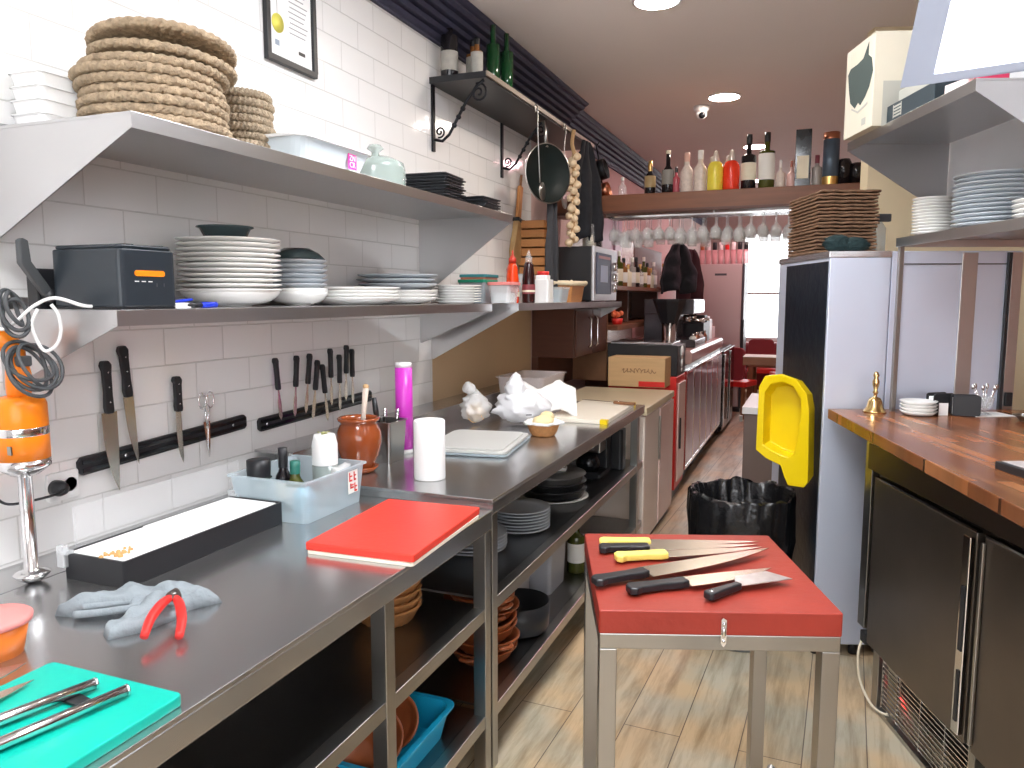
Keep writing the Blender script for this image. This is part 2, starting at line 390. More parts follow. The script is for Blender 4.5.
# bulkhead over the pass and the solid return wall behind the far fridge
g = G(); M = Matrix.Rotation(A, 4, 'Z')
g.box(1.66, 1.78, -0.6, 3.3, 1.99, 3.1, 0, M)
struct('wall_pass', g, white_wall)
g = G(); g.box(1.86, 3.6, 4.5, 4.6, 0, 3.1, 0, M)
struct('wall_beyond', g, cream_wall)

# cornice along the left wall, in two runs
def cornice(y0, y1, xf, zb, name):
    prof = [(XW+0.001, zb), (XW+0.02, zb)]
    n = 6; dx = xf-XW-0.02; dz = 3.098-zb
    for i in range(n):
        a = (i+0.5)/n; b = (i+1)/n
        prof.append((XW+0.02+dx*a*a, zb+dz*(i+0.25)/n)); prof.append((XW+0.02+dx*a, zb+dz*(i+0.45)/n)); prof.append((XW+0.02+dx*b, zb+dz*(i+0.9)/n))
    prof.append((xf, 3.098)); prof.append((XW+0.001, 3.098))
    g = G(); g.prism(prof, y0, y1, 'xz'); struct(name, g, cornice_m)
cornice(-1.9, 5.9, -1.70, 2.93, 'trim_1'); cornice(5.9, 13.9, -1.80, 2.86, 'trim_2')

# ceiling lights: downlights, then two added fill panels
def downlight(x, y, r, m, label):
    t = thing('ceiling_downlight', label, 'ceiling light', (x, y, 3.1), group=None)
    G().lathe([(r+0.012, -0.001), (r+0.014, -0.010), (r, -0.012), (r, -0.001)], 32).build('rim', white_pl, t)
    G().lathe([(r, -0.011), (r*0.6, -0.013), (0.0001, -0.014)], 32).build('diffuser', m, t)
downlight(-0.70, 6.06, 0.11, light_d, 'round white ceiling downlight beside the dome camera')
downlight(-0.81, 4.02, 0.11, light_d, 'round white ceiling downlight nearest the viewer, cut by the top of the photo')
downlight(-0.62, 8.1, 0.11, light_p, 'small warm ceiling downlight glowing behind the two tall wine bottles')
downlight(-0.75, 10.4, 0.11, light_p, 'warm ceiling downlight at the far end above the tall fridge')
def panel(x, y, label):  # unseen emissive panels, added to brighten the near kitchen
    t = thing('added_fill_panel', label, 'ceiling light', (x, y, 3.1))
    g = G()
    for a in (0, 1): g.box(-0.32+a*0.62, -0.30+a*0.62, -0.32, 0.32, -0.02, -0.001).box(-0.3, 0.3, -0.32+a*0.62, -0.30+a*0.62, -0.02, -0.001)
    g.build('frame', white_pl, t); G().box(-0.3, 0.3, -0.3, 0.3, -0.016, -0.002).build('diffuser', light_w, t)
panel(-0.55, 0.3, 'square white ceiling fill panel added out of view, above the worktop end behind the viewer')
panel(-0.5, 2.4, 'square white ceiling fill panel added out of view, above the red block table')
t = thing('security_camera', 'small white dome security camera on the ceiling beside the downlight', 'camera', (-0.90, 6.30, 3.1))
G().lathe([(0.06, -0.002), (0.06, -0.03), (0.045, -0.05)], 24).build('mount', white_pl, t)
G().ball((0, 0, -0.06), 0.045).build('dome', white_pl, t)
G().lathe([(0.026, 0), (0.022, 0.02), (0.0001, 0.022)], 16, M=Matrix.Translation((0.012, -0.03, -0.075)) @ Matrix.Rotation(R(115), 4, 'X')).build('lens', black_gl, t)

# ================================================================== LEFT WORKTABLES
XF = -0.955
def worktable(name, label, y0, y1, zt, zm, zb, fascia, legs, upstand):
    t = thing(name, label, 'work table', (0, 0, 0))
    g = G().box(-1.745, XF, y0, y1, zt-0.012, zt)
    g.box(XF-0.02, XF, y0, y1, zt-fascia, zt-0.012).box(-1.745, XF-0.02, y0, y0+0.015, zt-fascia, zt-0.012).box(-1.745, XF-0.02, y1-0.015, y1, zt-fascia, zt-0.012)
    g.build('worktop', steel_top, t, 0.002)
    if upstand:
        G().box(-1.765, -1.7455, y0+0.001, y1, zt-fascia, zt+0.095).box(XW+0.001, -1.765, y0+0.001, y1, zt+0.085, zt+0.095).build('upstand', steel_top, t, 0.002)
    else:
        G().box(XW+0.002, -1.752, y0, y1, zt-0.02, zt-0.002).build('rear_strip', steel_top, t, 0.002)
    for y in legs:
        for x in (XF-0.045, -1.72):
            G().box(x, x+0.044, y-0.022, y+0.022, 0.0, zt-fascia+0.001).build('leg', steel, t, 0.002)
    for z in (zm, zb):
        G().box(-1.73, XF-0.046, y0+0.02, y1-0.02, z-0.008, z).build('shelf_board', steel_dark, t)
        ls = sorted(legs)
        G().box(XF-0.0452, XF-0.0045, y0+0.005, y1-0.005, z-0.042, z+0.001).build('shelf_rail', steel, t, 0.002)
    return t
worktable('steel_worktable', 'long steel worktable in the left foreground carrying the red and green boards', 0.1, 2.225, 0.91, 0.592, 0.222, 0.062, (0.2, 1.58, 2.195), False)
worktable('steel_worktable', 'slightly higher steel worktable beyond the red board, carrying the white bag and roll', 2.23, 4.62, 0.945, 0.598, 0.215, 0.052, (2.2535, 4.46), True)

# ================================================================== WALL SHELVES
def wall_shelf(label, y0, y1, xf, z, gh, lip=0.038, gh0=None):
    t = thing('steel_wall_shelf', label, 'wall shelf', (XW, y0, z))
    d = xf-XW; n = y1-y0
    g = G().box(0.001, d, 0, n, -0.006, 0).box(d-0.004, d, 0, n, -lip, -0.006).box(d-0.02, d-0.004, 0, n, -lip, -lip+0.003)
    g.box(0.001, 0.005, 0, n, 0, 0.03)
    g.build('shelf_board', steel_shelf, t, 0.0008)
    for y in (0.001, n-0.005):
        gg = gh0 if (gh0 and y < 0.01) else gh
        G().prism([(0.002, -0.0065), (d-0.0045, -0.0065), (d-0.0045, -lip), (0.012, -gg), (0.002, -gg)], y, y+0.004, 'xz').build('bracket', steel_shelf, t)
    return t
wall_shelf('steel wall shelf under the black toaster and white plate stacks', 1.31, 3.53, -1.51, 1.572, 0.205)
wall_shelf('steel wall shelf holding the sauce bottles and microwave', 3.65, 5.89, -1.415, 1.572, 0.30)
wall_shelf('upper steel wall shelf carrying the straw mats', 1.28, 3.53, -1.40, 2.005, 0.405, 0.036, 0.29)

# ---- black wooden high shelf with wrought iron brackets
t = thing('high_wall_shelf', 'dark high shelf under the cornice with wrought iron scroll brackets', 'wall shelf', (XW, 3.66, 2.73))
G().box(0.001, 0.32, 0, 2.0, -0.02, 0.012).build('shelf_board', black_pl, t)
G().box(0.322, 0.332, 0.0, 2.0, -0.012, 0.012).build('front_strip', mat('pale_edge_strip', (0.30, 0.25, 0.20), 0.4, 0.2, 0.1), t)
def spiral(cx, cz, r0, r1, a0, turns, n=22):
    return [(cx + (r0+(r1-r0)*i/n)*math.cos(a0+turns*2*PI*i/n), 0, cz + (r0+(r1-r0)*i/n)*math.sin(a0+turns*2*PI*i/n)) for i in range(n+1)]
for y in (0.03, 0.98, 1.9):
    g = G().box(0.001, 0.012, y-0.014, y+0.014, -0.36, -0.021)
    M = Matrix.Translation((0, y, 0))
    arm = [(0.015, 0, -0.30), (0.06, 0, -0.31), (0.10, 0, -0.28), (0.15, 0, -0.20), (0.20, 0, -0.12), (0.26, 0, -0.05), (0.30, 0, -0.024)]
    g.tube(arm, 0.008, 8, M=M)
    g.tube(spiral(0.045, -0.262, 0.03, 0.006, -PI*0.6, 1.4), 0.005, 6, M=M)
    g.tube(spiral(0.27, -0.085, 0.05, 0.008, PI*0.6, -1.6), 0.006, 6, M=M)
    for q in ((0.13, -0.235), (0.155, -0.195), (0.18, -0.155)): g.ball((q[0], y, q[1]), 0.014, n=10, m=6)
    g.build('bracket', iron, t)

# ================================================================== generic small objects
def plate_g(r, h=0.02, foot=0.55, t=0.004):
    return G().lathe([(0.0001, 0), (r*foot, 0), (r*foot+0.004, 0.003), (r*0.72, 0.006), (r, h-t), (r+0.001, h-t/2), (r, h), (r*0.72, 0.006+t), (r*foot, 0.004+t), (0.0001, 0.004+t)], 40, caps=False)
def bowl_g(r, h, foot=0.5, t=0.004):
    pr = [(0.0001, 0), (r*foot, 0), (r*foot, 0.006)]
    for i in range(1, 7):
        a = i/6; pr.append((r*(foot+(1-foot)*math.sin(a*PI/2)), 0.006+(h-0.006)*(1-math.cos(a*PI/2))**0.9))
    pr.append((r-t, h)); pr.append((r*0.75, h*0.45)); pr.append((r*foot, 0.012)); pr.append((0.0001, 0.011))
    return G().lathe(pr, 40, caps=False)
def stack(g, name, m, label, cat, loc, n, dz, group, jitter=0.002, rz=0.0, tilt=0.0, bevel=0.0, scale_j=0.0):
    o0 = None
    for i in range(n):
        l = label % lvl(i, n)
        p = (loc[0]+random.uniform(-jitter, jitter), loc[1]+random.uniform(-jitter, jitter), loc[2]+i*dz)
        if o0 is None: o0 = o = one(name, g, m, l, cat, p, rz, group, bevel)
        else: o = dup(o0, p, None, l, group)
        o.rotation_euler = (tilt*random.uniform(-1, 1), tilt*random.uniform(-1, 1), rz + (random.uniform(-0.1, 0.1) if jitter > 0.002 else 0))
        if scale_j: s_ = 1+random.uniform(-scale_j, scale_j); o.scale = (s_, s_, 1)
    return o
ZS = 1.5725
# stacks on the lower wall shelf
bg_ = bowl_g(0.148, 0.052, 0.42)
one('deep_plate', bg_, white_por, 'deep white bowl at the foot of the tall plate stack beside the toaster', 'bowl', (-1.70, 1.90, ZS), group='bowls and plates beside the toaster')
stack(plate_g(0.153, 0.018, 0.6), 'dinner_plate', white_por, 'white dinner plate, %s in the tall stack beside the toaster', 'plate', (-1.70, 1.90, ZS+0.037), 11, 0.0152, 'dinner plates in the tall stack', 0.002)
one('serving_bowl', G().lathe([(0.0001, 0), (0.06, 0), (0.075, 0.03), (0.085, 0.034), (0.084, 0.037), (0.07, 0.033), (0.055, 0.004), (0.0001, 0.004)], 36, caps=False), teal, 'dark teal shallow bowl on top of the tall plate stack', 'bowl', (-1.70, 1.885, ZS+0.037+11*0.0152+0.004))
bb = bowl_g(0.103, 0.05, 0.45)
for i in range(2):
    one('soup_bowl', bb, white_por, 'white soup bowl, %s at the base of the mixed bowl stack' % ('lower' if i == 0 else 'upper'), 'bowl', (-1.71, 2.245, ZS+i*0.012), group='white bowls under the blue-grey ones')
stack(plate_g(0.103, 0.026, 0.5), 'shallow_bowl', grey_por, 'blue-grey shallow bowl, %s in the mixed stack right of the tall plates', 'bowl', (-1.71, 2.245, ZS+0.052), 6, 0.0165, 'blue-grey bowls in the mixed stack', 0.003)
one('serving_bowl', G().lathe([(0.0001, 0.04), (0.045, 0.038), (0.075, 0.022), (0.098, 0.0), (0.094, 0.0), (0.07, 0.02), (0.04, 0.034), (0.0001, 0.036)], 36, caps=False), teal, 'dark bowl turned upside down on the mixed bowl stack', 'bowl', (-1.71, 2.245, ZS+0.052+6*0.0165+0.012))
stack(plate_g(0.185, 0.03, 0.62), 'oval_platter', white_por, 'wide white platter, %s in the low mid-shelf stack', 'plate', (-1.69, 2.56, ZS), 4, 0.013, 'wide platters on the lower shelf', 0.004)
stack(plate_g(0.172, 0.03, 0.55), 'serving_plate', white_por, 'cream serving plate, %s in the middle stack under the shelf bracket', 'plate', (-1.735, 3.0, ZS), 3, 0.016, 'cream plates in the bracket stack', 0.004)
stack(plate_g(0.175, 0.024, 0.55), 'serving_plate', grey_por, 'dark-rimmed serving plate, %s on top of the cream plates', 'plate', (-1.735, 2.98, ZS+0.066), 3, 0.02, 'dark-rimmed plates above the cream ones', 0.008)
stack(plate_g(0.122, 0.014, 0.7), 'dessert_plate', white_por, 'white dessert plate, %s in the even stack at the shelf end', 'plate', (-1.63, 3.37, ZS), 7, 0.0125, 'dessert plates at the shelf end', 0.002)

# toaster
t = thing('toaster', 'black toaster with orange badge at the near end of the wall shelf', 'toaster', (-1.635, 1.42, ZS))
g = G().prism(rrect(-0.115, 0.115, -0.085, 0.085, 0.014), 0.006, 0.145); g.prism(rrect(-0.11, 0.11, -0.08, 0.08, 0.014), 0.145, 0.155)
g.build('body', mat('toaster_shell', (0.020, 0.027, 0.035), 0.30, 0, 0.06), t, 0.004)
G().box(-0.1, 0.1, -0.06, -0.03, 0.152, 0.1565).box(-0.1, 0.1, 0.03, 0.06, 0.152, 0.1565).build('slots', black_gl, t)
G().box(-0.11, 0.11, -0.08, 0.08, 0, 0.006).build('base', black_pl, t)
plabel(G().prism([(y, z) for y, z in rrect(-0.045, 0.045, 0.080, 0.094, 0.0065)], 0.1151, 0.1175, 'yz').build('badge', orange_pl, t), 'orange lozenge badge')
for k in range(3): G().box(0.115, 0.1158, -0.045+k*0.02, -0.033+k*0.02, 0.066, 0.0685).build('indicator', white_pl, t)
for k in range(2): G().box(0.115, 0.1156, 0.02+k*0.022, 0.022+k*0.022, 0.055, 0.064).build('indicator', dgrey, t)
# black hinged arm of a gadget behind
t = thing('slicer_press', 'dark grey press with raised angled lever arm behind the toaster', 'kitchen tool', (-1.80, 1.34, ZS))
g = G(); g.box(-0.02, 0.02, -0.02, 0.09, 0, 0.10); g.build('body', black_pl, t, 0.004)
g = G(); g.prism([(-0.005, 0.02), (0.02, 0.025), (-0.045, 0.115), (-0.05, 0.165), (-0.062, 0.17), (-0.072, 0.165), (-0.072, 0.11)], 0.022, 0.040, 'yz'); g.build('lever_arm', dgrey, t, 0.003)
G().lathe([(0.018, 0), (0.018, 0.024)], 18, M=Matrix.Translation((0.02, 0.005, 0.03)) @ Matrix.Rotation(R(90), 4, 'Y')).build('pivot', black_pl, t)
# pens & clips in front of the plates
t = thing('marker_pen', 'blue capped marker pen lying before the tall plate stack', 'pen', (-1.535, 1.60, ZS+0.009), rz=R(85))
Mx = Matrix.Rotation(R(90), 4, 'Y')
G().lathe([(0.008, 0.0), (0.008, 0.05)], 14, M=Mx).build('cap', blue_pen, t); G().lathe([(0.007, -0.05), (0.007, 0)], 14, M=Mx).build('barrel', black_pl, t)
t = thing('plastic_clip', 'white and blue plastic bag clip beside the marker pen', 'clip', (-1.545, 1.53, ZS))
G().box(-0.012, 0.012, -0.02, 0.035, 0, 0.015).build('base', white_pl, t, 0.003)
G().box(-0.01, 0.01, -0.015, 0.045, 0.016, 0.022, M=Matrix.Rotation(R(6), 4, 'X')).build('top', blue_pen, t, 0.002)

# ---- upper shelf
ZU = 2.0055
def straw_mat(r, th):
    g = G(); n = 264; rows = []
    prof = [(0.0001, th*0.5)]
    k = 5
    rr = [(r*0.35, 1), (r*0.6, 1), (r*0.8, 1)]
    pr = [(0.0001, th*0.75), (r*0.3, th*0.8), (r*0.5, th*0.76), (r*0.7, th*0.82), (r-th*0.75, th*0.8)]
    for i in range(9):
        a = PI/2 - PI*i/8; pr.append((r-th/2+math.cos(a)*th/2, th/2+math.sin(a)*th/2))
    pr.append((r*0.6, 0.002)); pr.append((0.0001, 0.002))
    vs_ = []; fs = []
    for i, (q, z) in enumerate(pr):
        for j in range(n):
            a = 2*PI*j/n; br = 0.0022*math.sin(a*44 + i*1.1) + 0.0026*noise.noise(Vector((a*9, i, r*30)))
            edge = 1 if 4 <= i <= 13 else 0.3
            vs_.append(((q+br*edge)*math.cos(a) if q > 0.001 else 0, (q+br*edge)*math.sin(a) if q > 0.001 else 0, z + (0.0018*math.sin(a*44+i*1.1+1.5)*edge if q > 0.001 else 0)))
    for i in range(len(pr)-1):
        for j in range(n): fs.append((i*n+j, i*n+(j+1) % n, (i+1)*n+(j+1) % n, (i+1)*n+j))
    g.add(vs_, fs, True); return g
sm = straw_mat(0.183, 0.0232)
o = None
for i in range(10):
    dx = [0, .004, -.004, .002, 0, -.006, -.008, 0, .006, .008][i]; dy = [0, .005, .002, -.004, .004, -.004, -.012, 0.006, 0.03, 0.03][i]
    lab = 'round woven straw placemat, %s in the large stack on the upper shelf' % lvl(i, 10)
    z = ZU + i*0.0238
    if o is None: m0 = o = one('straw_placemat', sm, wicker, lab, 'placemat', (-1.655+dx, 1.595+dy, z), 0, 'large round straw placemats')
    else: o = dup(m0, (-1.655+dx, 1.595+dy, z), i*0.8, lab)
    if i >= 8: o.rotation_euler = (R(-6 if i == 9 else -3), R(2), i*0.8); o.location.z += 0.007 if i == 8 else 0.022
sm2 = straw_mat(0.105, 0.024)
o = None
for i in range(9):
    lab = 'small round woven straw mat, %s in the stack behind the large mats' % lvl(i, 9)
    p = (-1.70+random.uniform(-.006, .006), 1.965+random.uniform(-.006, .006), ZU+i*0.0248)
    if o is None: m1 = o = one('straw_trivet', sm2, wicker_gr, lab, 'placemat', p, 0, 'small round straw mats')
    else: o = dup(m1, p, i*0.7, lab)
g = G(); tray(g, -0.055, 0.055, -0.06, 0.06, 0, 0.05, 0.003, 0.01, 0.015, rim=0.004)
for i in range(4):
    p = (-1.84, 1.425, ZU+i*0.033)
    if i == 0: f0 = one('foam_container', g, paper, 'pale foam container, lowest of the stack by the wall behind the straw mats', 'container', p, 0, 'foam containers on the upper shelf')
    else: dup(f0, p, None, 'pale foam container, %s of the stack behind the straw mats' % lvl(i, 4))
t = thing('plastic_tub', 'white lidded plastic tub with pink sticker on the upper shelf', 'tub', (-1.62, 2.17, ZU+0.004))
g = G(); tray(g, -0.15, 0.15, -0.20, 0.20, 0, 0.085, 0.003, 0.03, 0.04); g.build('body', mat('pale_tub_plastic', (0.72, 0.80, 0.84), 0.35, 0, 0.03, alpha=0.9), t)
G().prism(rrect(-0.16, 0.16, -0.21, 0.21, 0.045), 0.083, 0.092).prism(rrect(-0.14, 0.14, -0.19, 0.19, 0.04), 0.092, 0.097).build('lid', white_pl, t, 0.002)
s_ = G().box(0.1385, 0.1395, 0.055, 0.105, 0.022, 0.075, M=Matrix.Translation((0, 0, 0))).build('sticker', pink_l, t); s_.rotation_euler = (0, R(0), 0)
s_.location = (0.006, 0, 0); plabel(s_, 'pink sticker with white letters')
text_part('ZN', 0.026, white_pl, t, Matrix.Translation((0.1462, 0.08, 0.058)) @ Matrix.Rotation(R(90), 4, 'Z') @ Matrix.Rotation(R(90), 4, 'X'))
text_part('CR', 0.026, white_pl, t, Matrix.Translation((0.1462, 0.08, 0.036)) @ Matrix.Rotation(R(90), 4, 'Z') @ Matrix.Rotation(R(90), 4, 'X'))
t = thing('glass_cake_dome', 'clear glass dome with knob standing between the tub and black plates', 'cake dome', (-1.60, 2.60, ZU))
t.scale = (1.15, 1.15, 1)
G().lathe([(0.0001, 0), (0.1, 0), (0.112, 0.01), (0.112, 0.016), (0.0001, 0.014)], 36, caps=False).build('plate', mat('dark_teal_glass', (0.04, 0.09, 0.09), 0.1), t)
G().lathe([(0.100, 0.017), (0.100, 0.085), (0.094, 0.11), (0.06, 0.13), (0.015, 0.138), (0.012, 0.15), (0.028, 0.165), (0.02, 0.178), (0.0001, 0.18), (0.0001, 0.172), (0.008, 0.150), (0.010, 0.133), (0.058, 0.125), (0.091, 0.107), (0.097, 0.085), (0.097, 0.017)], 36, caps=False).build('dome', mat('greenish_dome_glass', (0.42, 0.50, 0.46), 0.06, 0, 0.02, alpha=0.5), t)
def slate_g(s_): return G().prism(rrect(-s_, s_, -s_, s_, 0.01), 0, 0.004).prism(rrect(-s_*0.9, s_*0.9, -s_*0.9, s_*0.9, 0.01), -0.004, 0.0)
stack(slate_g(0.105), 'square_plate', slate, 'square black plate, %s in the taller black stack on the upper shelf', 'plate', (-1.57, 3.03, ZU+0.004), 10, 0.0125, 'square black plates in the taller stack', 0.006)
stack(slate_g(0.10), 'square_plate', slate, 'square black plate, %s in the low stack at the shelf end', 'plate', (-1.52, 3.34, ZU+0.004), 5, 0.0125, 'square black plates in the low stack', 0.006)

# certificate on the wall
t = thing('framed_certificate', 'certificate with gold medallion in a black frame high on the tiled wall', 'picture frame', (XW+0.001, 2.515, 2.665))
hw, hh = 0.15, 0.19
g = G().box(0, 0.02, -hw, hw, -hh, -hh+0.022).box(0, 0.02, -hw, hw, hh-0.022, hh).box(0, 0.02, -hw, -hw+0.022, -hh+0.022, hh-0.022).box(0, 0.02, hw-0.022, hw, -hh+0.022, hh-0.022)
g.build('frame', black_pl, t, 0.002)
G().box(0, 0.008, -hw+0.022, hw-0.022, -hh+0.022, hh-0.022).build('paper', paper, t)
tx = mat('grey_print_ink', (0.35, 0.35, 0.35), 0.8)
g = G()
for k in range(11):
    z = 0.13-k*0.019; g.box(0.0081, 0.0086, -0.012+0.004*(k % 3), 0.105-0.008*((k*5) % 4), z, z+0.004)
g.build('printed_lines', tx, t)
G().box(0.0081, 0.0088, 0.045, 0.085, -0.125, -0.112).build('stamp', black_pl, t)
G().box(0.0081, 0.0088, -0.095, -0.07, -0.125, -0.105).build('stamp', mat('blue_grey_ink', (0.3, 0.35, 0.42), 0.8), t)
G().box(0.0081, 0.0088, -0.080, -0.077, -0.01, 0.16).build('ribbon', tx, t)
MX = Matrix.Rotation(R(90), 4, 'Y')
plabel(G().lathe([(0.034, 0), (0.034, 0.003), (0.022, 0.0035), (0.022, 0.005), (0.0001, 0.005)], 28, M=Matrix.Translation((0.0085, -0.078, -0.045)) @ MX).build('medallion', mat('yellow_gold_print', (0.75, 0.68, 0.12), 0.4), t), 'round yellow medallion')

# ================================================================== KNIVES ON THE WALL
def knife(name, label, cat, hl, bl, bw, hm, loc, rot, group=None, style='chef', hw=0.013):
    """handle along -x, blade along +x, flat in xy, rivets on +z"""
    t = thing(name, label, cat, loc, rot=rot, group=group)
    prof = [(-hl, hw*0.5), (-hl+0.012, hw*1.15), (-hl*0.75, hw*0.95), (-hl*0.35, hw*0.9), (-0.012, hw*1.05), (0, hw*0.9), (0, -hw*0.85), (-0.02, -hw*1.1), (-hl*0.4, -hw*0.85), (-hl*0.8, -hw*1.0), (-hl+0.014, -hw*1.5), (-hl, -hw*1.1)]
    G().prism(prof, -0.009, 0.009).build('handle', hm, t, 0.004)
    if style == 'chef':
        n = 8; top = [(bl*i/n, bw*0.5 - (bw*0.18)*(i/n)**2) for i in range(n+1)]
        bot = [(bl*i/n, -bw*0.5 + (bw*0.82)*(i/n)**2.6) for i in range(n)]
        poly = top + bot[::-1]
    elif style == 'slim':
        n = 8; top = [(bl*i/n, bw*0.4 + bw*0.15*(i/n)) for i in range(n)]
        bot = [(bl*i/n, -bw*0.5 + (bw*0.9)*(i/n)**4) for i in range(n)]
        poly = top + [(bl, bw*0.45)] + bot[::-1]
    else:   # small table knife
        poly = [(0, 0.004), (bl*0.25, 0.006), (bl*0.4, bw*0.5), (bl*0.85, bw*0.5), (bl, 0.0), (bl*0.85, -bw*0.5), (bl*0.4, -bw*0.5), (bl*0.25, -0.006), (0, -0.004)]
    G().prism([(x-0.004 if x == 0 else x, y) for x, y in poly], -0.0012, 0.0012).build('blade', blade_m, t, 0.0006)
    if style != 'table' and name != 'butcher_knife':
        for q in (0.22, 0.5, 0.78):
            G().lathe([(0.0028, 0.0088), (0.0028, 0.0096), (0.0001, 0.0098)], 10, M=Matrix.Translation((-hl*q, 0, 0))).build('rivet', chrome, t)
    return t
def knife_rack(label, y0, z0, y1, z1, bolts):
    ln = math.hypot(y1-y0, z1-z0); an = math.atan2(z1-z0, y1-y0)
    t = thing('magnetic_knife_rack', label, 'knife rack', (XW+0.001, (y0+y1)/2, (z0+z1)/2), rot=(an, 0, 0))
    h = 0.026; e = ln/2
    poly = [(-e, -h*0.6), (-e+0.012, -h), (e-0.012, -h), (e, -h*0.6), (e, h*0.6), (e-0.012, h), (-e+0.012, h), (-e, h*0.6)]
    G().prism(poly, 0, 0.012, 'yz').build('backplate', black_pl, t, 0.002)
    for z in (-0.012, 0.012): G().box(0.012, 0.017, -e+0.01, e-0.01, z-0.006, z+0.006).build('magnet_strip', black_gl, t, 0.001)
    for b in bolts: G().lathe([(0.005, 0), (0.005, 0.006), (0.0001, 0.007)], 12, M=Matrix.Translation((0.012, b*e, 0)) @ MX).build('screw', chrome, t)
knife_rack('longer black magnetic knife rack holding the big knives and scissors', 1.50, 1.125, 2.185, 1.155, (-0.55, 0.78))
knife_rack('black magnetic knife rack full of small black-handled knives', 2.25, 1.128, 3.03, 1.148, (-0.9,))
RY = Matrix.Rotation(R(90), 4, 'Y')
def wrot(tilt): return (RY @ Matrix.Rotation(R(tilt), 4, 'Z')).to_euler()
XK = XW+0.0195
knife('chef_knife', 'large chef knife with black handle and wide blade, leftmost on the rack', 'knife', 0.155, 0.235, 0.052, black_pl, (XK, 1.603, 1.265), wrot(1), 'big knives on the magnetic rack')
knife('carving_knife', 'long black-handled carving knife second from the left on the rack', 'knife', 0.155, 0.21, 0.036, black_pl, (XK, 1.672, 1.305), wrot(4), 'big knives on the magnetic rack')
knife('boning_knife', 'slim black-handled knife hanging left of the scissors', 'knife', 0.115, 0.17, 0.024, black_pl, (XK, 1.862, 1.235), wrot(0), 'big knives on the magnetic rack', 'slim')
t = thing('kitchen_scissors', 'steel kitchen scissors hanging point down on the magnetic rack', 'scissors', (XK, 1.985, 1.165), rot=(R(1), 0, 0))
for s_ in (-1, 1):
    g = G(); pts = []
    for k in range(17):
        a = PI*1.5 + s_*2*PI*k/16; pts.append((0, s_*0.018+0.016*math.cos(a), 0.092+0.027*math.sin(a)))
    g.tube(pts[:-1], 0.0028, 8, closed=True); g.tube([(0, s_*0.010, 0.066), (0, s_*0.004, 0.03), (0, 0, 0.0)], 0.0035, 8)
    g.prism([(s_*0.011-0.006, 0.02), (s_*0.003+0.007, 0.02), (s_*0.002+0.004, -0.06), (0, -0.105), (s_*0.002-0.004, -0.06)], -0.001+s_*0.0012, 0.001+s_*0.0012, 'yz')
    g.build('blade', chrome, t)
G().lathe([(0.005, -0.004), (0.005, 0.004)], 12, M=MX).build('pivot', steel, t)
sk = [(2.345, 1.378, 2.368, 0, 'leftmost on the second rack'), (2.475, 1.378, 2.45, -1, 'second from the left on the second rack'), (2.56, 1.38, 2.52, -1, 'third from the left on the second rack'),
      (2.605, 1.35, 2.56, 0, 'crossed knife hanging lowest in the middle of the rack'), (2.64, 1.33, 2.67, 0, 'short knife leaning against the crossed one'), (2.70, 1.392, 2.70, 0, 'just right of the crossed pair'),
      (2.765, 1.362, 2.76, 0, 'fourth from the right on the second rack'), (2.815, 1.40, 2.80, 0, 'tallest of the right-hand cluster'), (2.862, 1.38, 2.86, 0, 'rightmost on the second rack')]
for i, (yt, zt, yb, q, lab) in enumerate(sk):
    hl = 0.125; bl = 0.12; tl = math.degrees(math.atan2(yb-yt, 0.245))
    r_ = (RY @ Matrix.Rotation(R(tl), 4, 'Z'))
    d = r_ @ Vector((1, 0, 0)); p = Vector((XK+ (0.004 if i in (3, 7) else 0), yt, zt-0.004)) + d*hl
    k = knife('table_knife', 'small black-handled steak knife, ' + lab, 'knife', hl, bl, 0.020, black_pl, p, r_.to_euler(), 'small knives on the second rack', 'table', 0.009)

# socket, plug
t = thing('wall_socket', 'white wall socket behind the stick blender', 'socket', (XW+0.0005, 1.455, 1.085))
G().prism(rrect(-0.05, 0.045, -0.04, 0.04, 0.008), 0, 0.01, 'yz').build('plate', white_pl, t, 0.002)
G().lathe([(0.02, 0.01), (0.02, 0.004), (0.0001, 0.004)], 20, M=Matrix.Translation((0, 0.018, 0)) @ MX).build('outlet', white_pl, t)
t = thing('power_plug', 'black round power plug in the wall socket with its lead', 'plug', (XW+0.012, 1.425, 1.085))
G().lathe([(0.0001, 0), (0.022, 0), (0.022, 0.02), (0.016, 0.035), (0.008, 0.04), (0.0001, 0.041)], 20, M=MX).build('body', black_pl, t)
cab = [(0.035, 0, 0), (0.05, -0.03, -0.004), (0.045, -0.10, -0.006), (0.03, -0.16, 0.0), (0.02, -0.19, 0.05), (0.02, -0.20, 0.12), (0.02, -0.19, 0.05), (0.02, -0.2, -0.03), (0.02, -0.215, 0.02), (0.02, -0.22, 0.15)]
def smooth(pts, k=6):
    P = [Vector(p) for p in pts]; out = []
    for i in range(len(P)-1):
        p0, p1, p2, p3 = P[max(i-1, 0)], P[i], P[i+1], P[min(i+2, len(P)-1)]
        for j in range(k):
            u = j/k; out.append(0.5*((2*p1)+(-p0+p2)*u+(2*p0-5*p1+4*p2-p3)*u*u+(-p0+3*p1-3*p2+p3)*u**3))
    out.append(P[-1]); return out
G().tube(smooth(cab), 0.0035, 8).build('lead', black_pl, t)

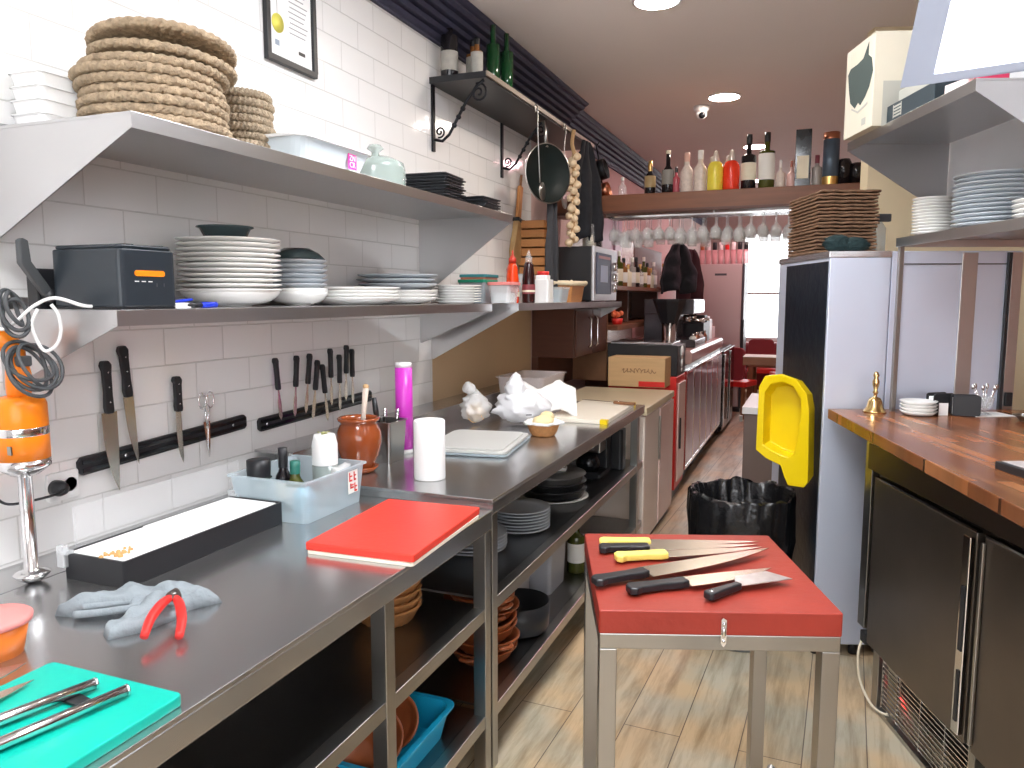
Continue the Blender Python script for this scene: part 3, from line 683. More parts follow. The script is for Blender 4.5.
# stick blender
t = thing('stick_blender', 'large orange and silver stick blender standing at the wall end of the worktop', 'blender', (-1.755, 1.235, 0.9095))
G().lathe([(0.0001, 0.0), (0.012, 0.0), (0.028, 0.008), (0.040, 0.020), (0.041, 0.024), (0.03, 0.028), (0.016, 0.034), (0.0155, 0.26), (0.02, 0.27)], 28, caps=False).build('shaft', chrome, t)
G().lathe([(0.02, 0.265), (0.03, 0.268), (0.054, 0.285), (0.058, 0.29), (0.058, 0.308), (0.0001, 0.308)], 32, caps=False).build('collar', chrome, t)
G().lathe([(0.0001, 0.308), (0.058, 0.308), (0.058, 0.37), (0.0575, 0.372), (0.0575, 0.384), (0.058, 0.386), (0.057, 0.44), (0.05, 0.455), (0.03, 0.46), (0.0001, 0.46)], 32, caps=False).build('motor_body', orange_pl, t)
G().lathe([(0.0582, 0.366), (0.0588, 0.368), (0.0588, 0.384), (0.0582, 0.386)], 32).build('silver_band', chrome, t)
G().box(0.015, 0.035, -0.0535, -0.05, 0.327, 0.347).build('rating_plate', steel, t)
g = G()
for z in (0.318, 0.326, 0.334, 0.342, 0.40, 0.408, 0.416, 0.424):
    a0 = -0.9
    g.box(-0.035, -0.012, -0.0575, -0.050, z, z+0.003)
g.build('vents', mat('dark_vent', (0.25, 0.06, 0.01), 0.6), t)
g = G()
hp = smooth([(0.0, 0.0, 0.455), (0.004, 0, 0.50), (0.0, 0, 0.545), (-0.005, -0.0, 0.575), (-0.03, -0.02, 0.592), (-0.06, -0.04, 0.585)])
g.tube(hp, [0.024+0.004*math.sin(i*0.3) for i in range(len(hp))], 14); g.build('handle', orange_pl, t)
G().box(0.012, 0.034, -0.016, 0.016, 0.53, 0.555).build('trigger', dgrey, t, 0.004)
def coil(c, r, rz_, n, m, name, label, tr, rots, seed):
    random.seed(seed); g = G()
    for k in range(n):
        rx = rots[k % len(rots)]; M = Matrix.Translation(Vector(c)+Vector((random.uniform(-.008, .008), random.uniform(-.012, .012), random.uniform(-.012, .012)))) @ Euler(rx).to_matrix().to_4x4()
        rr = r*random.uniform(0.85, 1.12)
        g.tube([(rr*math.cos(2*PI*i/30), rr*rz_*math.sin(2*PI*i/30), 0.004*math.sin(2*PI*i/30*2+k)) for i in range(30)], tr, 7, closed=True, M=M)
    return one(name, g, m, label, 'cable')
coil((-1.70, 1.235, 1.44), 0.06, 0.8, 5, dgrey, 'cable_coil', 'dark cable coiled around the orange blender handle', 0.0045, [(0.3, 0.9, 0), (0.15, 1.1, 0.3), (0.5, 0.8, 0.5), (-0.2, 1.2, 0.2)], 3)
coil((-1.72, 1.205, 1.565), 0.045, 0.6, 3, dgrey, 'cable_coil', 'dark cable loops hanging in front of the near shelf bracket', 0.005, [(0.2, 1.2, 0.2), (0.1, 1.4, -0.3), (0.3, 1.3, 0.9)], 5)
g = G(); g.tube(smooth([(-1.60, 1.32, 1.580), (-1.61, 1.30, 1.583), (-1.66, 1.27, 1.60), (-1.70, 1.245, 1.58), (-1.72, 1.215, 1.545), (-1.73, 1.18, 1.53), (-1.74, 1.12, 1.58), (-1.75, 1.08, 1.62)]), 0.0042, 8)
g.tube(smooth([(-1.665, 1.265, 1.585), (-1.66, 1.278, 1.56), (-1.665, 1.285, 1.52), (-1.675, 1.28, 1.49), (-1.69, 1.262, 1.475), (-1.70, 1.25, 1.50), (-1.70, 1.24, 1.54), (-1.69, 1.25, 1.575)]), 0.0042, 8)
one('power_cable', g, white_pl, 'white power cable looping off the shelf beside the toaster', 'cable')

# ================================================================== LOWER WORKTOP OBJECTS (z 0.91)
ZL = 0.9105
t = thing('cutting_board', 'green cutting board at the near end of the worktop', 'cutting board', (-1.132, 0.675, ZL+0.0))
G().prism(rrect(-0.158, 0.158, -0.26, 0.26, 0.012), 0, 0.02).build('board', green_board, t, 0.003)
ZG = ZL+0.0205
# tongs
t = thing('serving_tongs', 'two-armed steel serving tongs lying on the green cutting board', 'tongs', (-1.09, 0.80, ZG))
for (x0, y0, x1, y1) in ((-1.225, 0.52, -1.121, 0.885), (-1.145, 0.50, -1.052, 0.888)):
    a = Vector((x0+1.09, y0-0.80, 0.0125)); b = Vector((x1+1.09, y1-0.80, 0.0125))
    d = (b-a).normalized(); nrm = Vector((-d.y, d.x, 0))
    arm = G().tube([a, a.lerp(b, 0.5), b], 0.0098, 14).tube([b-d*0.001, b+d*0.003], 0.0102, 14).build('arm', chrome, t)
    q = [a+nrm*0.006+d*0.02, b+nrm*0.006-d*0.10, b+nrm*0.026-d*0.14, a+nrm*0.022+d*0.02]
    G().prism([(p.x, p.y) for p in q], 0.003, 0.005).build('side_blade', steel, t)
G().prism([(-0.055, 0.035), (-0.03, 0.060), (0.018, 0.050), (0.012, 0.030)], 0.002, 0.006).build('stop_plate', black_pl, t)
t = knife('cleaver', 'wide cleaver blade lying at the far left corner of the green board', 'knife', 0.12, 0.16, 0.075, black_pl, (-1.30, 0.86, ZG+0.012), (0, R(2), R(75)), style='chef')
t.location = (-1.352, 0.745, ZG+0.0115); t.rotation_euler = (0, R(2), R(68))
t = knife('utility_knife', 'dark bladed knife lying beside the tongs on the green board', 'knife', 0.12, 0.20, 0.045, black_pl, (-1.262, 0.665, ZG+0.010), (0, R(1), R(80)), style='chef')
# sauce tub
t = thing('sauce_tub', 'orange tub with pink lid at the left edge of the worktop', 'tub', (-1.455, 0.94, ZL))
G().lathe([(0.0001, 0), (0.047, 0), (0.060, 0.065), (0.0001, 0.065)], 32, caps=False).build('tub', tomato, t)
G().lathe([(0.0001, 0.066), (0.060, 0.066), (0.066, 0.064), (0.067, 0.074), (0.062, 0.078), (0.0001, 0.075)], 32, caps=False).build('lid', mat('coral_pink_lid', (0.85, 0.28, 0.26), 0.4), t)
# trough
t = thing('black_condiment_trough', 'long black trough with white inner tray on the worktop under the knives', 'tray', (-1.60, 1.57, ZL))
g = G(); tray(g, -0.10, 0.10, -0.29, 0.29, 0, 0.066, 0.006, 0.0, 0.006); g.build('trough', black_pl, t)
G().prism(rrect(-0.095, 0.085, -0.284, 0.284, 0.008), 0.045, 0.0635).box(-0.09, 0.08, -0.06, 0.27, 0.0635, 0.068).build('inner_tray', paper, t, 0.002)
g = G(); random.seed(4)
for k in range(26): g.ball((0.03+random.gauss(0, .015), -0.24+random.gauss(0, .022), 0.066), random.uniform(.003, .006), n=7, m=5)
o = g.build('crumbs', mat('fried_crumbs', (0.62, 0.36, 0.13), 0.7, 0, 0.3), t); o['kind'] = 'stuff'
for y in (-0.295, 0.295): G().box(-0.11, -0.085, y-0.008, y+0.008, 0.03, 0.085).box(-0.10, -0.07, y-0.012, y+0.012, 0.066, 0.075).build('clamp', clearp, t, 0.002)
one('acrylic_guard', G().box(-0.0015, 0.0015, -0.30, 0.30, 0, 0.165).box(0.0015, 0.006, -0.30, -0.296, 0, 0.165), acrylic, 'clear acrylic guard standing behind the black trough', 'guard', (-1.725, 1.63, ZL))
# container with bottles
t = thing('storage_container', 'translucent storage box with red label holding bottles', 'storage box', (-1.555, 2.02, ZL))
g = G(); tray(g, -0.148, 0.148, -0.165, 0.165, 0, 0.135, 0.004, 0.012, 0.02, rim=0.008); g.build('box', milkyp, t)
G().box(0.1465, 0.148, 0.06, 0.115, 0.045, 0.12).build('label', white_label_ := label_w, t)
for i, (y, z, w_, h_) in enumerate([(0.074, 0.10, .018, .03), (0.098, 0.10, .014, .03), (0.08, 0.07, .02, .018), (0.102, 0.062, .016, .03)]):
    G().box(0.148, 0.1486, y-w_/2, y+w_/2, z-h_/2, z-h_/2+0.006).box(0.148, 0.1486, y-w_/2, y-w_/2+0.006, z-h_/2, z+h_/2).box(0.148, 0.1486, y-w_/2, y+w_/2, z, z+0.005).build('print', red_pl, t)
def bottle(name, label, cat, loc, r, h, neck, nr, m, cap=None, cap_h=0.0, lab=None, lz=(0.2, 0.55), group=None, shoulder=0.66, labname='label', n=24):
    t = thing(name, label, cat, loc, group=group)
    s_ = h*shoulder; sn = h-neck
    G().lathe([(0.0001, 0), (r*0.93, 0), (r, 0.006), (r, s_), (r*0.93, s_+(sn-s_)*0.4), (nr*1.25, sn), (nr, sn+0.01), (nr, h), (0.0001, h)], n, caps=False).build('body', m, t)
    if cap: G().lathe([(nr*1.12, h-cap_h), (nr*1.15, h-cap_h*0.4), (nr*1.12, h+0.003), (0.0001, h+0.003)], 18, caps=False).build('cap', cap, t)
    if lab: G().lathe([(r*1.004, h*lz[0]), (r*1.012, h*lz[0]+0.001), (r*1.012, h*lz[1]-0.001), (r*1.004, h*lz[1])], n, caps=False).build('label', lab, t)
    return t
ZC = ZL+0.005
bottle('seasoning_jar', 'dark jar with wide black cap in the near corner of the storage box', 'jar', (-1.645, 1.93, ZC), 0.034, 0.165, 0.055, 0.033, oil, black_pl, 0.058)
bottle('oil_bottle', 'dark oil bottle with tall black cap in the storage box', 'bottle', (-1.60, 1.995, ZC), 0.026, 0.195, 0.075, 0.0135, bot_black, black_pl, 0.062, label_c, (0.15, 0.45), shoulder=0.5)
bottle('oil_bottle', 'dark oil bottle with green cap in the storage box', 'bottle', (-1.545, 1.985, ZC), 0.03, 0.158, 0.055, 0.0145, bot_olive, mat('green_cap', (0.03, 0.17, 0.13), 0.4), 0.038, label_w, (0.15, 0.5), shoulder=0.5)
t = thing('squeeze_jar', 'white plastic jar with dried herbs on top in the storage box', 'jar', (-1.50, 2.085, ZC))
G().lathe([(0.0001, 0), (0.04, 0), (0.042, 0.006), (0.042, 0.135), (0.0001, 0.135)], 26, caps=False).build('oil_filling', mat('grey_green_liquid', (0.22, 0.26, 0.25), 0.2), t)
G().lathe([(0.0425, 0.135), (0.0425, 0.20), (0.038, 0.22), (0.034, 0.235), (0.0001, 0.235)], 26, caps=False).build('upper_body', white_pl, t)
g = G(); random.seed(9)
for k in range(22):
    a = random.uniform(0, 6.3); q = random.uniform(0, .025); g.ball((q*math.cos(a), q*math.sin(a), 0.236+random.uniform(0, .008)), 0.005, 0.003, 0.002, n=6, m=4)
g.build('herbs', mat('dry_herbs', (0.45, 0.45, 0.20), 0.8, 0, 0.3), t)
g = G(); sheet(g, [(-0.03, -0.05), (0.03, -0.06), (0.04, 0.03), (0.0, 0.06), (-0.04, 0.03)], 0.035, 0.02, seed=3, rings=8)
one('film_bundle', g, filmp, 'crumpled clear film bundle beside the white jar in the storage box', 'bag', (-1.455, 2.12, ZC+0.09), rot=(0, R(-60), 0.3))
one('cleaning_bottle', G().lathe([(0.0001, 0), (0.035, 0), (0.035, 0.07), (0.02, 0.09), (0.0001, 0.09)], 20, caps=False), mat('pale_blue_plastic', (0.25, 0.55, 0.70), 0.4), 'pale blue container low in the near end of the storage box', 'bottle', (-1.475, 1.935, ZC))
# cream slab + red board
one('cutting_board', G().prism(rrect(-0.16, 0.16, -0.235, 0.235, 0.01), 0, 0.009), white_board, 'thin cream board lying under the red cutting board', 'cutting board', (-1.108, 1.893, ZL), R(2.5))
t = thing('cutting_board', 'large red cutting board on the worktop before the step', 'cutting board', (-1.112, 1.90, ZL+0.0095), R(3.0))
G().prism(rrect(-0.163, 0.163, -0.24, 0.24, 0.008), 0, 0.021).build('board', red_board, t, 0.003)
# cloth and pliers
g = G(); sheet(g, [(-0.02, -0.17), (0.07, -0.13), (0.10, -0.05), (0.105, 0.02), (0.06, 0.07), (0.0, 0.09), (-0.06, 0.05), (-0.03, -0.02), (-0.05, -0.08)], 0.036, 0.012, seed=2)
g2 = [(v.x, v.y) for v in []]
t = thing('grey_cloth', 'crumpled grey-blue cloth on the worktop under the red pliers', 'cloth', (-1.355, 1.22, ZL), R(0))
g = G(); sheet(g, [(-0.125, 0.0), (-0.10, 0.055), (-0.03, 0.105), (0.02, 0.115), (0.075, 0.10), (0.125, 0.085), (0.09, 0.02), (0.10, -0.02), (0.085, -0.10), (0.05, -0.155), (0.02, -0.14), (0.015, -0.06), (-0.03, -0.035), (-0.08, -0.02)], 0.034, 0.020, seed=6, rings=18)
g.build('folded_sheet', cloth_g, t)
g = G(); sheet(g, [(-0.16, -0.11), (-0.13, -0.04), (-0.07, 0.03), (-0.0, 0.05), (0.01, -0.02), (-0.06, -0.06), (-0.11, -0.10)], 0.04, 0.014, seed=11, rings=14)
g.build('side_fold', cloth_g, t)
pts = smooth([(-0.10, -0.11, 0.012), (-0.05, -0.085, 0.016), (0.0, -0.04, 0.018), (-0.015, -0.025, 0.022), (-0.06, -0.055, 0.02), (-0.10, -0.09, 0.02)])
G().tube(pts, 0.0085, 8, closed=False).build('rolled_edge', cloth_g, t)
t = thing('pliers', 'pliers with red handles resting open on the grey cloth', 'pliers', (-1.262, 1.195, ZL+0.046), rot=(R(8), R(0), R(128)))
def parm(s_): return smooth([(0.0, s_*0.006, 0), (-0.02, s_*0.014, 0), (-0.05, s_*0.022, -0.003), (-0.09, s_*0.030, -0.012), (-0.135, s_*0.032, -0.026)])
for s_ in (-1, 1):
    p = parm(s_); G().tube(p, [0.008+0.0025*math.sin(PI*i/len(p)) for i in range(len(p))], 12).build('handle', red_pl, t)
G().prism([(-0.008, -0.012), (0.01, -0.016), (0.03, -0.011), (0.048, -0.003), (0.048, 0.003), (0.03, 0.011), (0.01, 0.016), (-0.008, 0.012)], -0.005, 0.006).build('jaws', mat('dark_tool_steel', (0.16, 0.13, 0.12), 0.4, 0.8), t, 0.002)
G().lathe([(0.006, 0.005), (0.006, 0.009), (0.0001, 0.009)], 12, M=Matrix.Translation((0.01, 0, 0))).build('pivot', steel, t)

# ================================================================== UPPER WORKTOP OBJECTS (z 0.945)
Z2 = 0.9455
t = thing('clay_saucer', 'terracotta saucer under the glazed pot', 'saucer', (-1.585, 2.42, Z2))
G().lathe([(0.0001, 0), (0.055, 0), (0.073, 0.022), (0.069, 0.024), (0.052, 0.006), (0.0001, 0.006)], 36, caps=False).build('saucer', terra, t)
bpy.data.objects.remove(t.children[0]) if False else None
t = thing('terracotta_pot', 'glazed brown terracotta pot of utensils standing on the worktop', 'pot', (-1.585, 2.42, Z2+0.0065))
G().lathe([(0.0001, 0), (0.045, 0), (0.05, 0.01), (0.075, 0.06), (0.087, 0.11), (0.083, 0.15), (0.07, 0.175), (0.067, 0.182), (0.078, 0.190), (0.08, 0.198), (0.074, 0.202), (0.066, 0.196), (0.06, 0.178), (0.072, 0.15), (0.075, 0.11), (0.04, 0.02), (0.0001, 0.012)], 44, caps=False).build('pot', terra, t)
t = thing('wooden_spatula', 'pale wooden spoon handle standing in the terracotta pot', 'spoon', (-1.585, 2.42, Z2+0.03), rot=(R(-3), R(5), 0))
G().tube([(0, 0, 0), (0, 0, 0.15), (0, 0, 0.29)], [0.007, 0.008, 0.012], 10).build('handle', mat('pale_spoon', (0.62, 0.52, 0.44), 0.6), t)
G().ball((0, 0, 0.295), 0.012, 0.012, 0.01).build('knob', wood_light, t)
t = thing('utensil_box', 'tall square steel container of utensils right of the terracotta pot', 'container', (-1.60, 2.635, Z2), rz=R(0))
g = G(); tray(g, -0.062, 0.062, -0.068, 0.068, 0, 0.165, 0.003, 0.008, 0.012, rim=0.006); g.build('container', steel, t)
def stick(name, label, loc, rot, ln, m, r=0.006, r2=None):
    t = thing(name, label, name.split('_')[-1], loc, rot=rot)
    G().tube([(0, 0, 0), (0, 0, ln*0.55)], r*0.6, 8).build('shank', chrome, t)
    G().tube([(0, 0, ln*0.5), (0, 0, ln*0.8), (0, 0, ln)], [r, r2 or r*1.5, r], 10).build('handle', m, t)
stick('steel_peeler', 'utensil with black handle leaning in the steel container', (-1.60, 2.61, Z2+0.01), (R(3), R(-6), 0), 0.25, black_pl, 0.009, 0.012)
stick('steel_spoon', 'thin steel spoon handle sticking out of the steel container', (-1.575, 2.655, Z2+0.01), (R(-5), R(4), 0), 0.20, chrome, 0.005)
stick('steel_fork', 'steel fork handle beside the spoon in the steel container', (-1.62, 2.67, Z2+0.01), (R(6), R(3), 0), 0.20, chrome, 0.006)
t = thing('film_roll', 'tall magenta cling film roll with white ends standing against the upstand', 'film roll', (-1.60, 2.79, Z2))
G().lathe([(0.0001, 0), (0.034, 0), (0.034, 0.02), (0.0001, 0.02)], 28, caps=False).lathe([(0.0001, 0.365), (0.034, 0.365), (0.034, 0.385), (0.02, 0.385), (0.02, 0.36), (0.0001, 0.36)], 28, caps=False).build('end_cap', white_pl, t)
G().lathe([(0.0001, 0.02), (0.0365, 0.02), (0.0365, 0.365), (0.0001, 0.365)], 28, caps=False).build('film', pink_pl, t)
t = thing('paper_roll', 'short white paper roll standing on the worktop edge behind the red board', 'paper roll', (-1.285, 2.42, Z2))
G().lathe([(0.0001, 0.002), (0.055, 0.0), (0.057, 0.004), (0.057, 0.212), (0.054, 0.216), (0.022, 0.216), (0.022, 0.12), (0.0001, 0.12)], 40, caps=False).build('roll', paper, t)
# plastic container lid box
t = thing('plastic_cover', 'large translucent container cover lying on the worktop', 'lid', (-1.375, 3.05, Z2), R(8))
g = G(); g.prism(rrect(-0.185, 0.185, -0.235, 0.235, 0.03), 0.012, 0.024); g.prism(rrect(-0.165, 0.165, -0.215, 0.215, 0.03), 0.024, 0.031)
for a in rrect(-0.18, 0.18, -0.23, 0.23, 0.03): pass
g.build('panel', mat('frosted_lid', (0.66, 0.66, 0.63), 0.4, 0, 0.04, alpha=0.85), t, 0.003)
g = G(); q = rrect(-0.187, 0.187, -0.237, 0.237, 0.03); g.tube([(x, y, 0.007) for x, y in q], 0.006, 6, closed=True); g.build('rim', milkyp, t)
# bread bag, white bag, paper and basket
def crumple(g, c, rx, ry, rz_, amp, seed, top=None):
    n, m = 30, 20; vs_ = []; fs = []
    for i in range(m+1):
        th = PI*i/m
        for k in range(n):
            a = 2*PI*k/n; d = Vector((math.sin(th)*math.cos(a), math.sin(th)*math.sin(a), math.cos(th)))
            f = 1+amp*(abs(noise.noise(d*2.3+Vector((seed, 0, 0))))*2-0.5)+amp*0.5*noise.noise(d*6+Vector((0, seed, 0)))
            z = d.z
            if z > 0 and top: f *= (1-top*z)
            vs_.append((c[0]+rx*d.x*f, c[1]+ry*d.y*f, c[2]+rz_*(max(z, -0.92))*(1+amp*0.4*noise.noise(d*3+Vector((0, 0, seed))))))
    fs = [(i*n+k, (i+1)*n+k, (i+1)*n+(k+1) % n, i*n+(k+1) % n) for i in range(m) for k in range(n)]
    return g.add(vs_, fs, True)
t = thing('bread_bag', 'clear plastic bag of bread against the wall beside the white bag', 'bag', (-1.62, 3.56, Z2+0.008))
crumple(G(), (0, 0, 0.085), 0.075, 0.085, 0.08, 0.35, 4, 0.3).build('bag', filmp, t)
G().ball((0.0, 0.0, 0.055), 0.05, 0.06, 0.05, bump=0.2, bs=3).build('bread', bread, t)
G().tube(smooth([(0.01, 0, 0.15), (-0.01, -0.02, 0.175), (-0.03, -0.05, 0.195)]), [0.02]*6+[0.03]*7, 8).build('knot', filmp, t)
t = thing('white_carrier_bag', 'knotted white plastic carrier bag on the worktop', 'bag', (-1.40, 3.66, Z2+0.016))
crumple(G(), (0, 0, 0.085), 0.145, 0.13, 0.095, 0.30, 7, 0.25).build('body', bagw, t)
crumple(G(), (-0.02, -0.03, 0.18), 0.055, 0.05, 0.075, 0.35, 13, 0.5).build('knot', bagw, t)
G().box(0.0, 0.03, -0.1325, -0.131, 0.05, 0.055, M=Matrix.Rotation(R(30), 4, 'Z')).build('print_mark', dgrey, t)
g = G(); n = 14; vs_ = []; fs = []
for i in range(n+1):
    for j in range(n+1):
        u, v_ = i/n-0.5, j/n-0.5
        vs_.append((u*0.30, v_*0.16 + 0.03*math.sin(u*7), 0.015+ 0.14*(0.5+v_)**0.7+0.012*noise.noise(Vector((u*8, v_*8, 1)))+0.02*math.sin(u*9)))
for i in range(n):
    for j in range(n): fs.append((i*(n+1)+j, (i+1)*(n+1)+j, (i+1)*(n+1)+j+1, i*(n+1)+j+1))
g.add(vs_, fs, True)
o = one('paper_sheet', g, paper, 'sheet of white paper standing crumpled behind the bread basket', 'paper', (-1.34, 3.92, Z2+0.02), R(20)); md = o.modifiers.new('s', 'SOLIDIFY'); md.thickness = 0.003
def basket(loc, r, h, label, lining, rz=0.0):
    t = thing('bread_basket', label, 'basket', loc, rz)
    G().lathe([(0.0001, 0), (r*0.7, 0), (r*0.75, h*0.12), (r*0.86, h*0.35), (r*0.9, h*0.6), (r, h*0.9), (r*1.03, h), (r*0.95, h), (r*0.84, h*0.6), (r*0.65, h*0.1), (0.0001, h*0.08)], 40, caps=False, wob=lambda a, z: 1+0.03*math.sin(a*20+z*300)).build('basket', basket_m, t)
    if lining:
        def wb_(a, z): return 1+0.10*math.sin(a*5+1)*(z/h)+0.05*math.sin(a*11)
        G().lathe([(r*0.5, h*0.3), (r*0.9, h*0.98), (r*1.12, h*1.15), (r*1.2, h*0.95), (r*1.17, h*0.96), (r*1.08, h*1.12), (r*0.82, h*0.95), (r*0.45, h*0.3)], 44, caps=False, wob=wb_).build('paper_lining', paper, t)
    return t
basket((-1.19, 3.40, Z2), 0.078, 0.062, 'small wicker basket lined with white paper before the white bag', True)
one('bread_piece', G().ball((0, 0, 0), 0.05, 0.06, 0.028, bump=0.15, bs=2).ball((0.01, 0.03, 0.02), 0.035, 0.03, 0.022, bump=0.15, bs=2, seed=3), mat('pale_bread', (0.85, 0.70, 0.40), 0.8, 0, 0.12, 20), 'pale bread in the small paper-lined basket', 'bread', (-1.19, 3.40, Z2+0.07))
# clear storage box
t = thing('storage_container', 'large clear plastic storage box at the far end of the worktop', 'storage box', (-1.585, 4.32, Z2))
g = G(); tray(g, -0.145, 0.145, -0.22, 0.22, 0, 0.195, 0.004, 0.02, 0.03, rim=0.010); g.build('box', mat('clear_pinkish_plastic', (0.78, 0.70, 0.68), 0.2, 0, 0.02, alpha=0.42), t)
one('bread_loaf', G().ball((0, 0, 0), 0.10, 0.075, 0.045, bump=0.12, bs=2), bread, 'bread loaf inside the large clear storage box', 'bread', (-1.57, 4.40, Z2+0.055))
one('grey_cloth', crumple(G(), (0, 0, 0), 0.08, 0.10, 0.06, 0.3, 3), mat('slate_cloth', (0.18, 0.20, 0.23), 0.9, 0, 0.2), 'grey cloth bundle inside the large clear storage box', 'cloth', (-1.62, 4.215, Z2+0.085))
# cream boards with yellow corner and the wooden-handled knife
t = thing('cutting_board', 'cream cutting board with yellow corner clips at the far worktop edge', 'cutting board', (-1.155, 4.17, Z2), R(1))
G().prism(rrect(-0.165, 0.165, -0.37, 0.37, 0.01), 0, 0.022).build('board', white_board, t, 0.003)
for x, y in ((0.148, -0.353), (0.148, 0.353)): plabel(G().box(x-0.02, x+0.02, y-0.02, y+0.02, -0.0002, 0.024).build('corner_clip', yellow_pl, t, 0.002), 'yellow corner clip')
knife('carving_knife', 'knife with wooden handle lying on the cream cutting board', 'knife', 0.14, 0.22, 0.022, wood_h, (-1.10, 4.42, Z2+0.034), (0, R(0), R(165)), style='slim', hw=0.011)

# ================================================================== ON SHELF 2
ZB = 1.5725
def tub(loc, sx, sy, h, body, lidm, label, content=None):
    t = thing('food_container', label, 'container', loc)
    g = G(); tray(g, -sx, sx, -sy, sy, 0, h, 0.003, 0.012, 0.02); g.build('box', body, t)
    G().prism(rrect(-sx-0.004, sx+0.004, -sy-0.004, sy+0.004, 0.022), h-0.006, h+0.010).build('lid', lidm, t, 0.002)
    if content: G().prism(rrect(-sx+0.018, sx-0.018, -sy+0.018, sy-0.018, 0.02), 0.004, h*0.55).build('contents', content, t)
    return t
tub((-1.53, 3.735, ZB), 0.065, 0.075, 0.10, clearp, mat('coral_pink_lid', (0.8, 0.25, 0.25)), 'clear container with coral lid and white contents at the near shelf end', paper)
tub((-1.70, 3.78, ZB), 0.08, 0.09, 0.115, milkyp, mat('green_lid', (0.02, 0.33, 0.20), 0.4), 'container with green lid behind the coral-lidded one', None)
tub((-1.80, 4.02, ZB), 0.08, 0.10, 0.15, mat('rusty_contents_plastic', (0.5, 0.2, 0.12), 0.3, alpha=0.9), mat('teal_lid', (0.03, 0.22, 0.24), 0.4), 'container of reddish contents with teal lid at the wall behind the green-lidded one', None)
t = thing('ketchup_bottle', 'red squeeze ketchup bottle on the wall shelf', 'bottle', (-1.545, 3.895, ZB))
G().lathe([(0.0001, 0), (0.033, 0), (0.035, 0.01), (0.035, 0.11), (0.031, 0.16), (0.024, 0.20), (0.019, 0.215), (0.0001, 0.215)], 26, caps=False).build('body', mat('ketchup_red', (0.78, 0.06, 0.01), 0.25), t)
G().lathe([(0.0001, 0.215), (0.021, 0.215), (0.021, 0.24), (0.015, 0.247), (0.006, 0.262), (0.004, 0.285), (0.0001, 0.285)], 22, caps=False).build('nozzle', mat('ketchup_cap', (0.55, 0.04, 0.02), 0.35), t)
G().box(0.012, 0.0365, -0.012, 0.012, 0.035, 0.06).build('label', label_c, t)
t = thing('sauce_bottle', 'dark squeeze bottle with clear spout beside the ketchup', 'bottle', (-1.49, 4.00, ZB))
G().lathe([(0.0001, 0), (0.034, 0), (0.036, 0.01), (0.036, 0.12), (0.031, 0.175), (0.024, 0.215), (0.019, 0.225), (0.0001, 0.225)], 26, caps=False).build('body', mat('dark_sauce', (0.03, 0.008, 0.008), 0.15), t)
G().lathe([(0.0001, 0.225), (0.02, 0.225), (0.02, 0.25), (0.012, 0.262), (0.004, 0.29), (0.0001, 0.29)], 22, caps=False).build('nozzle', glass_t, t)
G().lathe([(0.0364, 0.05), (0.0368, 0.052), (0.0368, 0.10), (0.0364, 0.102)], 26, caps=False).build('label', mat('maroon_label', (0.25, 0.05, 0.06), 0.5), t)
G().lathe([(0.0369, 0.060), (0.0372, 0.061), (0.0372, 0.070), (0.0369, 0.071)], 26, caps=False).build('label_band', label_c, t)
one('squeeze_bottle', G().lathe([(0.0001, 0), (0.034, 0), (0.034, 0.19), (0.024, 0.215), (0.02, 0.235), (0.0001, 0.235)], 22, caps=False), mat('red_brown_sauce', (0.55, 0.05, 0.02), 0.3), 'red bottle standing half hidden behind the ketchup and dark sauce', 'bottle', (-1.62, 4.08, ZB))
t = thing('spice_jar', 'white square jar with red lid on the wall shelf', 'jar', (-1.49, 4.24, ZB))
G().prism(rrect(-0.05, 0.05, -0.05, 0.05, 0.012), 0, 0.135).prism(rrect(-0.036, 0.036, -0.036, 0.036, 0.012), 0.135, 0.16).build('body', white_pl, t, 0.003)
G().lathe([(0.034, 0.16), (0.036, 0.162), (0.036, 0.182), (0.0001, 0.184)], 24, caps=False).build('lid', red_pl, t)
G().box(0.0502, 0.051, -0.03, 0.03, 0.02, 0.12).build('label', label_w, t)
one('plastic_jug', G().lathe([(0.0001, 0), (0.06, 0), (0.06, 0.15), (0.045, 0.17), (0.0001, 0.17)], 26, caps=False), milkyp, 'translucent plastic jug behind the white red-lidded jar', 'jug', (-1.64, 4.26, ZB))
tub((-1.50, 4.50, ZB), 0.07, 0.08, 0.085, milkyp, clearp, 'small milky tub between the white jar and the wooden bread crate', None)
t = thing('bread_crate', 'orange wooden crate of bread lined with cloth before the microwave', 'crate', (-1.56, 4.80, ZB))
g = G(); tray(g, -0.12, 0.12, -0.14, 0.14, 0, 0.115, 0.01, 0.015, 0.01, rim=0.004); g.build('crate', wood_or, t)
g = G(); q = rrect(-0.125, 0.125, -0.145, 0.145, 0.03); g.tube([(x+0.006*math.sin(i*1.7), y, 0.122+0.006*math.sin(i*2.3)) for i, (x, y) in enumerate(q)], 0.016, 8, closed=True); g.build('cloth_edge', mat('cream_cloth', (0.80, 0.68, 0.48), 0.9), t)
for k, (x, y) in enumerate([(0.02, -0.06), (-0.05, 0.02), (0.04, 0.05)]):
    one('bread_roll', G().ball((0, 0, 0), 0.05, 0.06, 0.035, bump=0.1, bs=2, seed=k), bread, ['bread roll at the near end of the orange crate', 'bread roll at the wall side of the orange crate', 'bread roll at the microwave end of the orange crate'][k], 'bread', (-1.56+x, 4.80+y, ZB+0.075), group='rolls in the orange crate')
